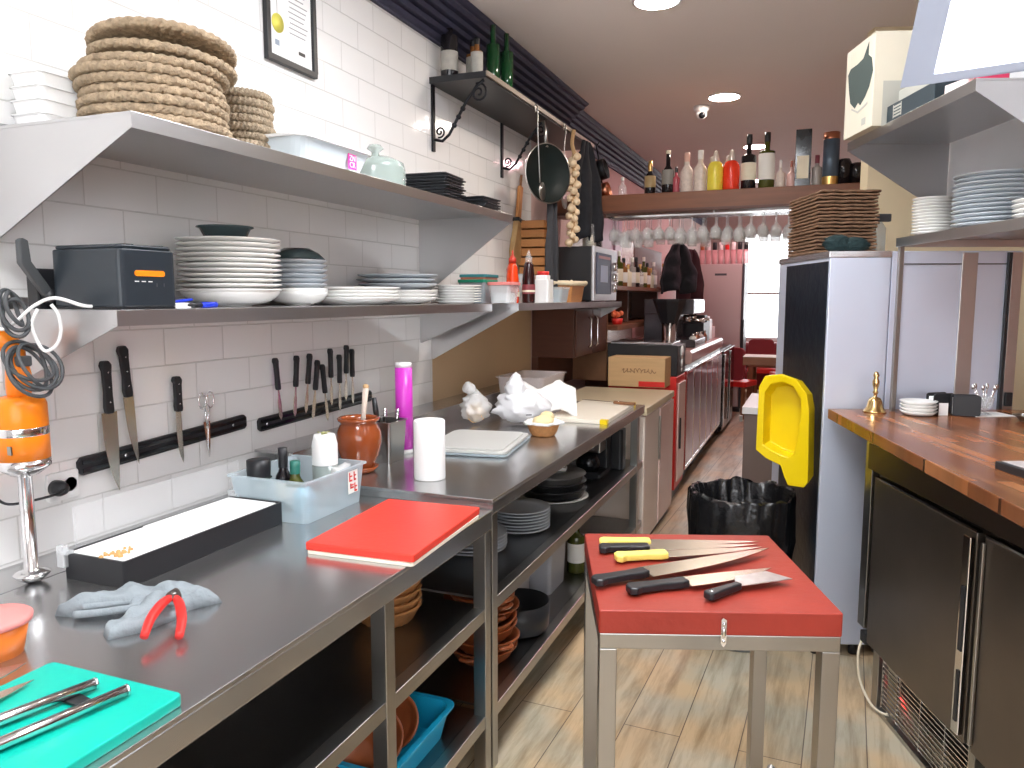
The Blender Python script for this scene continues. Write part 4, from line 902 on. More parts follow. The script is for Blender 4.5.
# microwave
t = thing('microwave', 'black and silver microwave at the far end of the wall shelf', 'microwave', (-1.66, 5.47, ZB+0.01))
G().box(-0.21, 0.205, -0.32, 0.32, 0, 0.375).build('body', black_pl, t, 0.006)
G().box(0.205, 0.225, -0.325, 0.325, -0.002, 0.378).build('front_panel', mat('silver_plastic', (0.62, 0.63, 0.66), 0.3, 0.5), t, 0.006)
G().box(0.2255, 0.231, -0.27, 0.14, 0.045, 0.335).build('door_window', mat('blue_dark_glass', (0.012, 0.02, 0.08), 0.4), t, 0.003)
G().box(0.2315, 0.2325, -0.17, 0.03, 0.13, 0.25).build('sticker', mat('pale_blue_paper', (0.45, 0.52, 0.70), 0.5), t)
G().box(0.2315, 0.2325, -0.22, 0.10, 0.295, 0.315).build('sticker', mat('rose_label', (0.55, 0.25, 0.28), 0.5), t)
for z in (0.09, 0.17, 0.25): G().lathe([(0.034, 0), (0.03, 0.022), (0.0001, 0.022)], 22, M=Matrix.Translation((0.2255, 0.225, z)) @ MX).build('knob', chrome, t)
for x in (-0.17, 0.17):
    for y in (-0.28, 0.28): G().lathe([(0.015, -0.0095), (0.015, 0.0)], 12, M=Matrix.Translation((x, y, 0))).build('foot', black_pl, t)

# ================================================================== HIGH SHELF BOTTLES AND HANGING THINGS
ZH = 2.7425
bottle('wine_bottle', 'dark bottle with white label nearest on the high corner shelf', 'bottle', (-1.84, 3.74, ZH), 0.046, 0.325, 0.10, 0.018, bot_black, black_pl, 0.05, mat('dull_label', (0.42, 0.40, 0.36), 0.7, 0, 0.3, 30), (0.12, 0.42))
bottle('liqueur_bottle', 'small amber bottle with pale label behind the nearest high bottle', 'bottle', (-1.76, 3.86, ZH), 0.036, 0.22, 0.07, 0.014, mat('amber_glass', (0.25, 0.10, 0.03), 0.1), black_pl, 0.03, mat('dull_label', (0.42, 0.40, 0.36)), (0.1, 0.6))
bottle('liqueur_bottle', 'small bottle with gold label on the high corner shelf', 'bottle', (-1.70, 3.78, ZH), 0.032, 0.20, 0.06, 0.013, mat('amber_glass', (0.25, 0.10, 0.03)), black_pl, 0.03, mat('dull_label', (0.42, 0.40, 0.36)), (0.1, 0.65))
bottle('cider_bottle', 'green glass bottle left of its twin on the high corner shelf', 'bottle', (-1.66, 3.90, ZH), 0.036, 0.30, 0.10, 0.014, bot_green, None, 0, None, (0.1, 0.35), group='green bottles on the high shelf')
bottle('cider_bottle', 'green glass bottle right of its twin on the high corner shelf', 'bottle', (-1.63, 4.02, ZH), 0.036, 0.29, 0.10, 0.014, bot_green, None, 0, None, (0.1, 0.35), group='green bottles on the high shelf')

def hook(g, x, y, z): g.tube(smooth([(x, y, z+0.03), (x+0.015, y, z+0.045), (x+0.025, y, z+0.02), (x+0.02, y, z-0.03)]), 0.003, 6)
# garlic braid
t = thing('garlic_braid', 'long braid of garlic bulbs hanging from the high shelf', 'garlic', (-1.575, 5.10, 2.725))
g = G(); g.tube(smooth([(0, 0, 0.01), (-0.012, 0, -0.08), (0.005, 0, -0.16), (0, 0, -0.3), (0, 0, -0.75)]), 0.014, 8); g.build('braid', straw_m, t)
random.seed(12)
for k in range(26):
    a = k*2.4; z = -0.17-0.6*k/26; q = 0.026
    rr = random.uniform(0.023, 0.031)
    G().ball((q*math.cos(a), q*math.sin(a), z), rr, rr, rr*0.95, n=12, m=8, bump=0.1, bs=2, seed=k).tube([(q*math.cos(a), q*math.sin(a), z+rr*0.7), (q*0.4*math.cos(a), q*0.4*math.sin(a), z+rr*1.7)], [0.007, 0.003], 6).build('garlic_bulb', garlic_m, t)
# black pan
t = thing('frying_pan', 'big black frying pan hanging by its handle beside the garlic', 'pan', (-1.60, 4.55, 2.66), rot=(0, 0, R(-30)))
Mp = Matrix.Translation((0, 0, -0.30)) @ MX
G().lathe([(0.0001, 0), (0.13, 0), (0.175, 0.045), (0.179, 0.045), (0.134, -0.005), (0.0001, -0.005)], 44, caps=False, M=Mp).build('pan', mat('black_nonstick', (0.006, 0.012, 0.012), 0.3, 0.0), t)
G().lathe([(0.176, 0.042), (0.183, 0.044), (0.183, 0.048), (0.176, 0.048)], 44, caps=False, M=Mp).build('rim', steel, t)
g = G(); g.tube([(0.03, 0, -0.14), (0.02, 0, -0.05), (0.0, 0, 0.02)], 0.011, 10); g.build('handle', steel, t)
# ladle-like steel handles
for i, (y, lb) in enumerate(((4.36, 'long steel skimmer hanging left of the black pan'), (4.90, 'long steel skimmer hanging right of the garlic braid'))):
    t = thing('skimmer', lb, 'utensil', (-1.575, y, 2.685), rot=(R(10 if i == 0 else -3), 0, 0))
    G().tube(smooth([(0, -0.03, 0.0), (0, -0.015, 0.045), (0, 0.02, 0.03), (0, 0.01, -0.03), (0, 0.0, -0.10), (0, -0.01, -0.40)]), 0.004, 8).build('handle', steel, t)
    G().lathe([(0.0001, 0), (0.05, 0.008), (0.055, 0.014), (0.0001, 0.006)], 24, caps=False, M=Matrix.Translation((0, -0.01, -0.45)) @ MX).build('bowl', steel, t)
# bellows
t = thing('hanging_bellows', 'tan leather bellows with wooden handle hanging by the cream wall', 'bellows', (-1.897, 4.86, 2.02), rot=(R(-12), 0, 0))
g = G(); g.prism([(-0.025, 0.34), (0.025, 0.34), (0.03, 0.12), (-0.03, 0.12)], -0.012, 0.012, 'yz'); g.build('neck', wood_or, t, 0.005)
g = G(); g.prism([(-0.035, 0.12), (0.035, 0.12), (0.055, -0.02), (0.075, -0.16), (0.03, -0.20), (-0.05, -0.18), (-0.075, -0.12), (-0.05, 0.0)], -0.02, 0.02, 'yz'); g.build('leather_body', leather, t, 0.008)
G().box(-0.023, 0.023, -0.04, 0.04, 0.09, 0.115).build('band', black_pl, t)
G().tube([(0, 0, 0.34), (0, 0, 0.42)], 0.009, 8).build('loop', wood_h, t)
# slatted crate on shelf
t = thing('slatted_crate', 'orange-brown slatted wooden crate standing against the wall behind the bellows', 'crate', (-1.80, 5.01, ZB))
g = G()
for k in range(9): g.box(-0.09, 0.09, -0.12, 0.12, k*0.062, k*0.062+0.052)
g.build('slats', wood_or, t, 0.003)
G().box(-0.095, -0.0905, -0.12, 0.12, 0, 0.56).build('back_board', wood_h, t)
# dark aprons / cloths
def drape(name, label, loc, w_, h_, d_, m, rz, seed, cat='apron'):
    g = G(); nx, nz = 18, 16; vs_ = []; fs = []
    for j in range(nz+1):
        for i in range(nx+1):
            u = i/nx*2-1; v_ = j/nz
            ww = w_*(0.25+0.75*min(1, v_*1.6)**0.6)
            x = u*ww/2; y = d_*math.sin(u*7+seed)*(0.3+v_)*0.5 + d_*0.4*noise.noise(Vector((u*3, v_*4, seed)))
            vs_.append((y, x, -h_*v_ + 0.02*math.sin(u*5+seed)*v_))
    for j in range(nz):
        for i in range(nx): fs.append((j*(nx+1)+i, j*(nx+1)+i+1, (j+1)*(nx+1)+i+1, (j+1)*(nx+1)+i))
    g.add(vs_, fs, True); o = one(name, g, m, label, cat, loc, rz)
    md = o.modifiers.new('s', 'SOLIDIFY'); md.thickness = 0.012; return o
drape('black_apron', 'black apron bundle hanging right of the garlic braid', (-1.56, 5.34, 2.70), 0.30, 0.68, 0.07, black_soft, R(-25), 1)
drape('dark_cloth', 'narrow dark cloth hanging between the pan and the garlic', (-1.56, 4.64, 2.40), 0.10, 0.75, 0.04, mat('charcoal_cloth', (0.045, 0.045, 0.05), 0.9), R(-30), 5, 'cloth')
# copper things and jars further on the hanging rail / top of microwave
for i, (y, z, r_) in enumerate(((5.62, 2.54, 0.075), (5.72, 2.40, 0.06))):
    t = thing('copper_saucepan', ['small dark saucepan hanging beyond the black apron', 'small copper saucepan hanging lowest beyond the black apron'][i], 'saucepan', (-1.54, y, z))
    Mq = Matrix.Rotation(R(75), 4, 'Y')
    G().lathe([(0.0001, 0), (r_, 0), (r_, 0.06), (r_-0.004, 0.06), (r_-0.004, 0.005), (0.0001, 0.005)], 28, caps=False, M=Mq).build('pan', copper if i else iron, t)
    G().tube([(0.0, 0, r_), (-0.02, 0, r_+0.10), (0, 0, r_+0.13)], 0.006, 8).build('handle', iron, t)
t = thing('wooden_box', 'small brown wooden box on a jar above the microwave', 'box', (-1.56, 5.55, ZB+0.39+0.175))
G().box(-0.05, 0.05, -0.10, 0.10, 0, 0.10).build('box', mat('brown_box', (0.20, 0.11, 0.07), 0.5), t, 0.003)
for i, y in enumerate((5.46, 5.62)):
    t = thing('glass_jar', 'glass jar of %s on top of the microwave' % ('pale contents' if i == 0 else 'dark contents'), 'jar', (-1.56, y, ZB+0.3955), group='jars on the microwave')
    G().lathe([(0.0001, 0), (0.055, 0), (0.055, 0.165), (0.0001, 0.17)], 26, caps=False).build('jar', glass_t, t)
    G().lathe([(0.0001, 0.005), (0.048, 0.005), (0.048, 0.09), (0.0001, 0.09)], 22, caps=False).build('contents', black_pl if i else label_c, t)

# ================================================================== UNDER THE LEFT TABLES
ZM = 0.5985
pg = plate_g(0.135, 0.018, 0.6)
stack(pg, 'dinner_plate', grey_por, 'grey-white plate, %s in the stack under the worktop edge', 'plate', (-1.17, 3.03, ZM), 7, 0.0135, 'plates under the worktop', 0.002)
stack(pg, 'dinner_plate', grey_por, 'grey-white plate, %s in the nearer stack half hidden by the table leg', 'plate', (-1.24, 2.70, ZM), 5, 0.0135, 'nearer plates under the worktop', 0.002)
one('serving_platter', plate_g(0.175, 0.02, 0.7), white_por, 'white platter under the black pans below the worktop', 'plate', (-1.19, 3.56, ZM))
for i in range(3):
    one('cake_pan', G().lathe([(0.0001, 0), (0.155, 0), (0.168, 0.034), (0.174, 0.036), (0.174, 0.04), (0.0001, 0.038)], 40, caps=False), black_pl if i < 2 else mat('grey_steel_pan', (0.22, 0.22, 0.22), 0.4, 0.6), 'round dark pan, %s of the three on the white platter' % lvl(i, 3), 'pan', (-1.20, 3.57-0.01*i, ZM+0.02+i*0.038), group='round pans under the worktop')
one('folded_napkin', G().prism([(-0.06, -0.03), (0.06, -0.035), (0.065, 0.03), (-0.05, 0.035)], 0, 0.016), paper, 'folded white napkin on top of the round dark pans', 'napkin', (-1.20, 3.60, ZM+0.135), 0.3, bevel=0.004)
t = thing('coffee_maker', 'black and silver coffee maker on the shelf below the worktop', 'coffee maker', (-1.16, 4.13, ZM))
G().box(-0.09, 0.09, -0.12, 0.12, 0, 0.03).box(-0.09, 0.09, 0.03, 0.12, 0.03, 0.24).build('body', black_pl, t, 0.008)
G().lathe([(0.0001, 0.032), (0.06, 0.032), (0.07, 0.08), (0.05, 0.13), (0.0001, 0.13)], 28, c=(0, -0.045, 0), caps=False).build('jug', black_gl, t)
G().box(-0.085, 0.085, -0.10, 0.028, 0.145, 0.23).build('filter_housing', steel, t, 0.008)
t = thing('plastic_crate_tub', 'white upright panel box behind the coffee maker', 'box', (-1.38, 4.32, ZM))
G().box(-0.2, 0.15, -0.01, 0.03, 0, 0.25).build('panel', white_pl, t, 0.003)
one('black_canister', G().prism(rrect(-0.06, 0.06, -0.05, 0.05, 0.02), 0, 0.24), black_pl, 'tall black canister right of the coffee maker', 'canister', (-1.07, 4.33, ZM), bevel=0.006)
# clay dishes on the bottom shelf
ZBm = 0.2155
cas = G().lathe([(0.0001, 0), (0.075, 0), (0.11, 0.03), (0.128, 0.062), (0.135, 0.066), (0.135, 0.072), (0.122, 0.068), (0.10, 0.034), (0.07, 0.008), (0.0001, 0.008)], 36, caps=False).tube(smooth([(-0.03, -0.125, 0.06), (-0.02, -0.155, 0.064), (0.02, -0.155, 0.064), (0.03, -0.125, 0.06)]), 0.008, 6).tube(smooth([(-0.03, 0.125, 0.06), (-0.02, 0.155, 0.064), (0.02, 0.155, 0.064), (0.03, 0.125, 0.06)]), 0.008, 6)
random.seed(21)
for i in range(8):
    p = (-1.13+random.uniform(-.012, .012), 2.55+random.uniform(-.02, .02), ZBm+i*0.040)
    lb = 'brown clay cazuela, %s in the stack on the bottom shelf' % lvl(i, 8)
    if i == 0: c0 = one('clay_dish', cas, terra2, lb, 'dish', p, 0, 'stacked clay dishes')
    else: dup(c0, p, None, lb, rot=(R(random.uniform(-4, 4)), R(random.uniform(-5, 5)), random.uniform(0, 1.2)))
t = thing('storage_bin', 'grey-white plastic bin behind the clay dishes on the bottom shelf', 'box', (-1.30, 3.05, ZBm))
g = G(); tray(g, -0.14, 0.14, -0.12, 0.12, 0, 0.26, 0.005, 0.01, 0.02, rim=0.006); g.build('bin', mat('grey_white_plastic', (0.45, 0.46, 0.50), 0.4), t)
one('black_pot', G().lathe([(0.0001, 0), (0.10, 0), (0.12, 0.02), (0.125, 0.13), (0.12, 0.13), (0.11, 0.02), (0.0001, 0.01)], 32, caps=False), black_pl, 'black pot between the clay dishes and the grey bins', 'pot', (-1.10, 2.86, ZBm))
t = thing('storage_bin', 'milky plastic bin further along the bottom shelf', 'box', (-1.22, 3.36, ZBm))
g = G(); tray(g, -0.13, 0.13, -0.12, 0.12, 0, 0.27, 0.005, 0.01, 0.02, rim=0.006); g.build('bin', mat('grey_white_plastic', (0.45, 0.46, 0.50), 0.4), t)
bottle('vinegar_bottle', 'dark green bottle standing beside the bins on the bottom shelf', 'bottle', (-1.08, 3.60, ZBm), 0.045, 0.28, 0.08, 0.016, bot_olive, mat('blue_cap', (0.03, 0.08, 0.3), 0.4), 0.03, label_w, (0.2, 0.55))
# blue crate with clay dishes
t = thing('blue_crate', 'bright blue plastic crate of clay dishes under the near worktable', 'crate', (-1.17, 1.86, 0.2225))
g = G(); tray(g, -0.15, 0.15, -0.20, 0.20, 0, 0.10, 0.005, 0.02, 0.04, rim=0.012); g.build('crate', blue_pl, t)
random.seed(5)
for i in range(6):
    p = (-1.17+(-0.05 if i % 2 else 0.035), 1.70+i*0.05, 0.2225+0.098+0.01*(i % 2))
    dup(c0, p, None, 'brown clay dish standing tilted in the blue crate, %s from its near end' % ORD[i], 'clay dishes in the blue crate', rot=(R(58), R(random.uniform(-10, 10)), R(random.uniform(-15, 15))), scale=(0.62, 0.62, 0.62))
# bread baskets under lower table
g = G()
bk = G().lathe([(0.0001, 0), (0.08, 0), (0.105, 0.045), (0.11, 0.05), (0.10, 0.052), (0.075, 0.008), (0.0001, 0.008)], 40, caps=False, wob=lambda a, z: 1+0.03*math.sin(a*22+z*250))
for i in range(6):
    p = (-1.22, 2.00, 0.5925+i*0.026)
    lb = 'wicker bread basket, %s in the nested stack under the red board' % lvl(i, 6)
    if i == 0: b0 = one('wicker_basket', bk, basket_m, lb, 'basket', p, 0, 'nested wicker baskets')
    else: dup(b0, p, i*0.5, lb)

# ================================================================== RED BLOCK TABLE
t = thing('butcher_block_table', 'steel stand table with thick worn red cutting top and knives on it', 'table', L(0.408, 1.935, 0), A)
G().prism(rrect(-0.272, 0.272, -0.283, 0.283, 0.006), 0.845, 0.90).build('top', red_block, t, 0.003)
for x in (-0.25, 0.25):
    for y in (-0.26, 0.26): G().box(x-0.02, x+0.02, y-0.02, y+0.02, 0, 0.808).build('leg', steel, t, 0.002)
G().box(-0.27, 0.27, -0.28, -0.26, 0.8085, 0.8445).box(-0.27, 0.27, 0.26, 0.28, 0.8085, 0.8445).box(-0.27, -0.25, -0.26, 0.26, 0.8085, 0.8445).box(0.25, 0.27, -0.26, 0.26, 0.8085, 0.8445).build('frame', steel, t, 0.002)
g = G().prism([(0.0, 0.885), (0.004, 0.89), (0.012, 0.885), (0.012, 0.83), (0.006, 0.822), (0.0, 0.83)], -0.292, -0.2835, 'xz')
g.ball((0.006, -0.293, 0.876), 0.004, n=8, m=6).ball((0.006, -0.293, 0.836), 0.004, n=8, m=6).ball((0.006, -0.294, 0.856), 0.005, 0.003, 0.012, n=8, m=6)
g.build('latch', chrome, t)
def lay(name, label, h0, tip, bw, hl, hm, hw=0.019, z=0.912, style='chef', flip=1, group='knives on the red block'):
    h0 = Vector((*h0, 0)); tip = Vector((*tip, 0)); d = (tip-h0); ln = d.length; d.normalize()
    a = math.atan2(d.y, d.x); p = h0+d*hl
    t = knife(name, label, 'knife', hl, ln-hl, bw, hm, (p.x, p.y, z), (0 if flip > 0 else PI, 0, a), group, style, hw)
    return t
lay('butcher_knife', 'yellow-handled knife lying furthest back on the red block', (-0.545, 2.045), (-0.115, 2.20), 0.046, 0.145, yellow_h, z=0.9105)
lay('butcher_knife', 'black-handled knife lying second from the back on the red block', (-0.530, 1.985), (-0.115, 2.165), 0.046, 0.14, black_pl, z=0.9125)
lay('butcher_knife', 'yellow-handled knife in the middle of the red block', (-0.470, 1.925), (-0.10, 2.14), 0.050, 0.145, yellow_h, z=0.9145)
lay('butcher_knife', 'longest black-handled knife with a wide blade on the red block', (-0.475, 1.725), (-0.075, 2.125), 0.070, 0.155, black_pl, 0.018, z=0.918)
lay('butcher_knife', 'nearest black-handled knife, blade partly under the spatula on the red block', (-0.388, 1.715), (-0.065, 1.975), 0.062, 0.16, black_pl, 0.018, z=0.914)
t = thing('griddle_scraper', 'short scraper spatula with black handle and wide steel blade on the red block', 'spatula', (-0.142, 1.835, 0.9145), rz=R(60))
a_ = math.atan2(1.835-1.742, -0.142+0.205); t.rotation_euler = (0, 0, a_)
G().prism([(-0.115, -0.012), (-0.108, -0.016), (-0.06, -0.012), (0, -0.009), (0, 0.009), (-0.06, 0.012), (-0.108, 0.015), (-0.115, 0.010)], -0.009, 0.009).build('handle', black_pl, t, 0.004)
G().lathe([(0.005, -0.0092), (0.005, 0.0096), (0.0001, 0.0098)], 12, M=Matrix.Translation((-0.098, 0, 0))).build('hanging_hole', chrome, t)
G().prism([(-0.004, -0.010), (0.02, -0.018), (0.135, -0.050), (0.125, 0.02), (0.03, 0.040), (-0.004, 0.010)], 0.002, 0.0045).build('blade', mat('worn_scraper_steel', (0.62, 0.62, 0.63), 0.35, 0.9, 0.25, 40), t, 0.0008)
# small metal thing at the lower right edge
t = thing('wire_rack_end', 'small galvanised metal bracket at the bottom edge beside the red table', 'bracket', L(0.44, 1.30, 0), A)
G().lathe([(0.010, 0), (0.010, 0.75), (0.007, 0.76), (0.0001, 0.765)], 12, c=(-0.02, 0.0, 0)).build('post', steel, t)
G().box(-0.01, 0.10, -0.008, 0.008, 0.72, 0.735).build('crossbar', steel, t)

# ================================================================== BIN
t = thing('waste_bin', 'round waste bin with black bin bag and swung-up yellow lid beside the fridge', 'bin', L(0.945, 3.50, 0), A)
G().lathe([(0.0001, 0), (0.17, 0), (0.185, 0.02), (0.214, 0.54), (0.205, 0.54), (0.16, 0.06), (0.0001, 0.06)], 36, caps=False).build('bin_body', mat('grey_bin_plastic', (0.30, 0.33, 0.38), 0.45), t)
n = 96; prof = [(0.200, 0.30), (0.225, 0.40), (0.240, 0.50), (0.240, 0.60), (0.236, 0.695), (0.230, 0.712), (0.218, 0.70), (0.200, 0.62), (0.17, 0.52), (0.10, 0.49), (0.0001, 0.50)]
g = G(); vs_ = []; fs = []
for i, (r_, z) in enumerate(prof):
    for k in range(n):
        a = 2*PI*k/n
        am = 0.0 if i == len(prof)-1 else (0.016 if i < 5 else 0.024)
        f = am*noise.noise(Vector((math.cos(a)*6, math.sin(a)*6, i*0.35))) + am*0.7*noise.noise(Vector((math.cos(a)*17, math.sin(a)*17, i*0.5)))
        vs_.append(((r_+f)*math.cos(a), (r_+f)*math.sin(a), z+(0.02*noise.noise(Vector((math.cos(a)*3, math.sin(a)*3, i))) if i < len(prof)-1 else 0)))
for i in range(len(prof)-1):
    for k in range(n): fs.append((i*n+k, i*n+(k+1) % n, (i+1)*n+(k+1) % n, (i+1)*n+k))
g.add(vs_, fs, True); g.build('bin_bag', black_bag, t)
# lid: a shallow rounded shell standing upright, opening towards the room
Ml = Matrix.Translation((0.125, -0.15, 0.785)) @ Matrix.Rotation(R(-35), 4, 'Z') @ Matrix.Diagonal((0.85, 1, 0.84, 1))
g = G(); n = 24
outl = [(-0.135, 0.16), (-0.13, 0.50), (-0.10, 0.56), (-0.02, 0.575), (0.06, 0.55), (0.115, 0.48), (0.13, 0.40), (0.14, 0.02), (0.12, -0.01), (0.04, -0.01), (0.02, 0.03), (0.0, 0.09), (-0.08, 0.12)]
inn = [(-0.10, 0.19), (-0.10, 0.47), (-0.07, 0.52), (-0.01, 0.535), (0.045, 0.515), (0.085, 0.455), (0.09, 0.37), (0.075, 0.22), (0.06, 0.16), (0.04, 0.14), (0.02, 0.14), (-0.02, 0.15), (-0.06, 0.17)]
m = len(outl)
vs_ = [(x, 0.0, z) for x, z in outl] + [(x, 0.004, z) for x, z in inn] + [(x*0.92, 0.075, 0.29+(z-0.29)*0.9) for x, z in inn] + [(x*0.97, 0.10, 0.28+(z-0.28)*0.94) for x, z in outl] + [(x, 0.02, z) for x, z in outl]
fs = []
for k in range(m):
    k2 = (k+1) % m
    fs += [(k, k2, m+k2, m+k), (m+k, m+k2, 2*m+k2, 2*m+k), (4*m+k, 4*m+k2, k2, k), (3*m+k, 3*m+k2, 4*m+k2, 4*m+k)]
fs.append(tuple(2*m+k for k in range(m))); fs.append(tuple(3*m+k for k in range(m))[::-1])
g.add(vs_, fs, False, M=Ml)
plabel(g.build('lid', yellow_pl, t, 0.008, 3), 'yellow lid')

# ================================================================== UPRIGHT FRIDGES (right)
t = thing('upright_fridge', 'tall steel fridge with dark blue film on its side, behind the bin', 'fridge', L(1.345, 3.637, 0), A)
G().box(-0.12, 0.135, -0.34, 0.345, 0.06, 1.77).build('body', fridge_steel, t, 0.004)
G().box(-0.124, 0.137, -0.342, 0.348, 1.77, 1.797).build('top_cap', mat('light_steel_cap', (0.75, 0.76, 0.78), 0.25, 0.9), t, 0.002)
plabel(G().box(-0.1225, -0.1202, -0.325, 0.22, 0.06, 1.755).build('side_film', navy, t), 'dark blue glossy film')
for x in (-0.09, 0.08):
    for y in (-0.29, 0.29): G().lathe([(0.02, 0.0), (0.02, 0.06)], 12, c=(x, y, 0)).build('foot', black_pl, t)
t = thing('steel_cabinet', 'wide steel cabinet back with framed panels behind the wooden counter', 'cabinet', L(1.755, 3.637, 0), A)
G().box(-0.27, 0.27, -0.33, 0.34, 0.05, 1.797).build('body', fridge_steel, t, 0.004)
for x0, x1 in ((-0.27, -0.22), (0.02, 0.085), (0.225, 0.27)): G().box(x0, x1, -0.336, -0.3302, 0.06, 1.79).build('frame_strip', mat('strip_steel', (0.52, 0.49, 0.47), 0.35, 0.9) if x0 > 0 else fridge_steel, t, 0.002)
G().box(0.205, 0.222, -0.345, -0.3303, 0.06, 1.79).build('seal', black_pl, t, 0.002)
G().box(-0.22, 0.205, -0.3335, -0.3303, 1.74, 1.745).build('trim_line', black_pl, t)
for x in (-0.22, 0.22):
    for y in (-0.28, 0.29): G().lathe([(0.02, 0.0), (0.02, 0.05)], 12, c=(x, y, 0)).build('foot', black_pl, t)
for x in (0.23,): G().box(x, x+0.03, -0.350, -0.3365, 1.14, 1.20).build('switch', black_pl, t, 0.003)

# woven mats on the fridge
g = G(); n = 26; vs_ = []; fs = []
S = 0.133; SD = 0.21
def matg(seed):
    g = G(); nx = 30; ring = []
    P = rrect(-S, S, -SD, SD, 0.012, 2); pts = []
    for i in range(len(P)):
        a, b = Vector((*P[i], 0)), Vector((*P[(i+1) % len(P)], 0)); k = max(1, int((b-a).length/0.012))
        for j in range(k): pts.append(a.lerp(b, j/k))
    m = len(pts); prof = [(0.0, 0.002), (0.9, 0.0015), (1.0, 0.005), (1.004, 0.009), (1.0, 0.013), (0.9, 0.016), (0.0, 0.016)]
    vs_ = []; fs = []
    for i, (s_, z) in enumerate(prof):
        for k, p in enumerate(pts):
            w_ = 0.0035*noise.noise(Vector((p.x*22, p.y*22, seed)))
            f = s_*(1+0.02*noise.noise(Vector((p.x*40, p.y*40, seed+i*0.2))))
            vs_.append((p.x*f, p.y*f, z+w_))
    for i in range(len(prof)-1):
        for k in range(m): fs.append((i*m+k, i*m+(k+1) % m, (i+1)*m+(k+1) % m, (i+1)*m+k))
    fs.append(tuple(range(m))[::-1]); fs.append(tuple((len(prof)-1)*m+k for k in range(m)))
    g.add(vs_, fs, False); return g
random.seed(31)
base_m = None
for i in range(18):
    lb = 'rectangular brown woven mat, %s in the stack on the fridge' % lvl(i, 18)
    p = L(1.372+random.uniform(-.006, .006), 3.70+random.uniform(-.008, .008), 1.799+i*0.0156)
    if base_m is None: base_m = one('woven_mat', matg(1), wicker_b, lb, 'placemat', p, A, 'brown mats on the fridge')
    else: dup(base_m, p, A+random.uniform(-.02, .02)+(PI if i % 2 else 0), lb)
crumple_g = crumple(G(), (-0.035, 0, 0.035), 0.06, 0.04, 0.038, 0.25, 2)
crumple(crumple_g, (0.04, 0.0, 0.03), 0.062, 0.04, 0.033, 0.25, 8)
one('dark_cloth_bundle', crumple_g, mat('dark_green_knit', (0.012, 0.03, 0.032), 0.9, 0, 0.6, 60, 0.8, 90), 'dark green cloth bundle on the fridge before the woven mats', 'cloth', L(1.325, 3.40, 1.80), A)
t = thing('spray_trigger', 'white and grey spray bottle between the woven mats and the plates', 'bottle', L(1.56, 3.62, 1.799), A)
G().lathe([(0.0001, 0), (0.03, 0), (0.03, 0.12), (0.012, 0.15), (0.0001, 0.15)], 20, caps=False).build('body', milkyp, t)
G().box(-0.012, 0.05, -0.012, 0.012, 0.15, 0.185).build('trigger', dgrey, t, 0.004)

# ================================================================== RIGHT COUNTER
ZT = 1.13
g = G(); poly = [(1.232, 3.262), (1.196, 2.9), (1.073, 1.60), (1.016, 1.0), (0.978, 0.6), (2.0, 0.6), (2.05, 3.262)]
g.prism([(a*VX-b*VY, a*VY+b*VX) for a, b in poly], ZT-0.042, ZT)
tag(g.build('wooden_counter_top', butcher_m, None, 0.003), 'long dark butcher block counter top on the right, under the bell', 'counter top')
t = thing('undercounter_fridge', 'dark steel two-door undercounter fridge below the wooden top', 'fridge', L(1.285, 2.96, 0), A)
Lw = 2.0
def rb(g, b0, b1, a0, a1, z0, z1): return g.box(a0, a1, -b1, -b0, z0, z1)   # b = distance towards the viewer
g = G(); rb(g, 0.0, 2.1, 0.03, 0.62, 0.27, 1.04); g.build('body', fridge_door_steel, t, 0.003)
g = G(); rb(g, 0.0, 2.1, 0.004, 0.6, 1.04, ZT-0.0425); rb(g, 0.0, 2.1, -0.004, 0.003, 0.94, 1.04); g.build('top_rail', mat('dark_apron_steel', (0.10, 0.075, 0.06), 0.35, 0.8), t, 0.002)
g = G(); rb(g, -0.03, 0.03, 0.0, 0.04, 0.30, 1.085); g.build('corner_post', steel, t, 0.002)
# doors follow the slightly skewed top
doors = ((0.10, 0.775), (0.815, 1.45), (1.50, 2.05))
for i, (b0, b1) in enumerate(doors):
    g = G(); rb(g, b0, b1, -0.018, 0.028, 0.275, 0.925)
    d = g.build('door', fridge_door_steel, t, 0.004)
    g = G(); rb(g, b0+0.0, b1-0.0, -0.0185, -0.002, 0.9255, 0.932); q = g.build('top_edge', chrome, d); 
    g = G()
    hb = b1 if i == 0 else b0
    rb(g, hb-0.038, hb+0.0, -0.036, -0.019, 0.30, 0.91) if i == 0 else rb(g, hb, hb+0.012, -0.03, -0.019, 0.30, 0.91)
    g.build('handle', chrome if i == 0 else steel, d, 0.003)
    if i == 0:
        g = G(); rb(g, hb-0.024, hb-0.005, -0.040, -0.0362, 0.56, 0.76); rb(g, hb-0.022, hb-0.007, -0.040, -0.0362, 0.34, 0.50); g.build('grip_insert', black_pl, d, 0.002)
# grille and machine compartment below
g = G(); rb(g, 0.03, 2.1, 0.16, 0.6, 0.02, 0.268); g.build('machine_compartment', black_pl, t)
g = G()
for k in range(13): rb(g, 0.13, 0.72, 0.040, 0.044, 0.03+k*0.018, 0.034+k*0.018)
for b in (0.13, 0.25, 0.42, 0.58, 0.717): rb(g, b, b+0.004, 0.036, 0.0405, 0.02, 0.262)
g.build('grille', chrome, t)
for q in ((0.78, 0.81, 0.0, 0.05), (1.45, 1.5, 0.0, 0.05), (0.06, 0.11, 0.03, 0.07)):
    g = G(); rb(g, *q, 0.0, 0.27); g.build('leg', steel, t, 0.002)
g = G(); rb(g, 0.11, 2.0, 0.028, 0.05, 0.0, 0.018); g.build('floor_rail', steel, t)
plabel(G().ball((0.10, -0.17, 0.20), 0.008).build('pilot_light', red_lamp, t), 'glowing red pilot light')
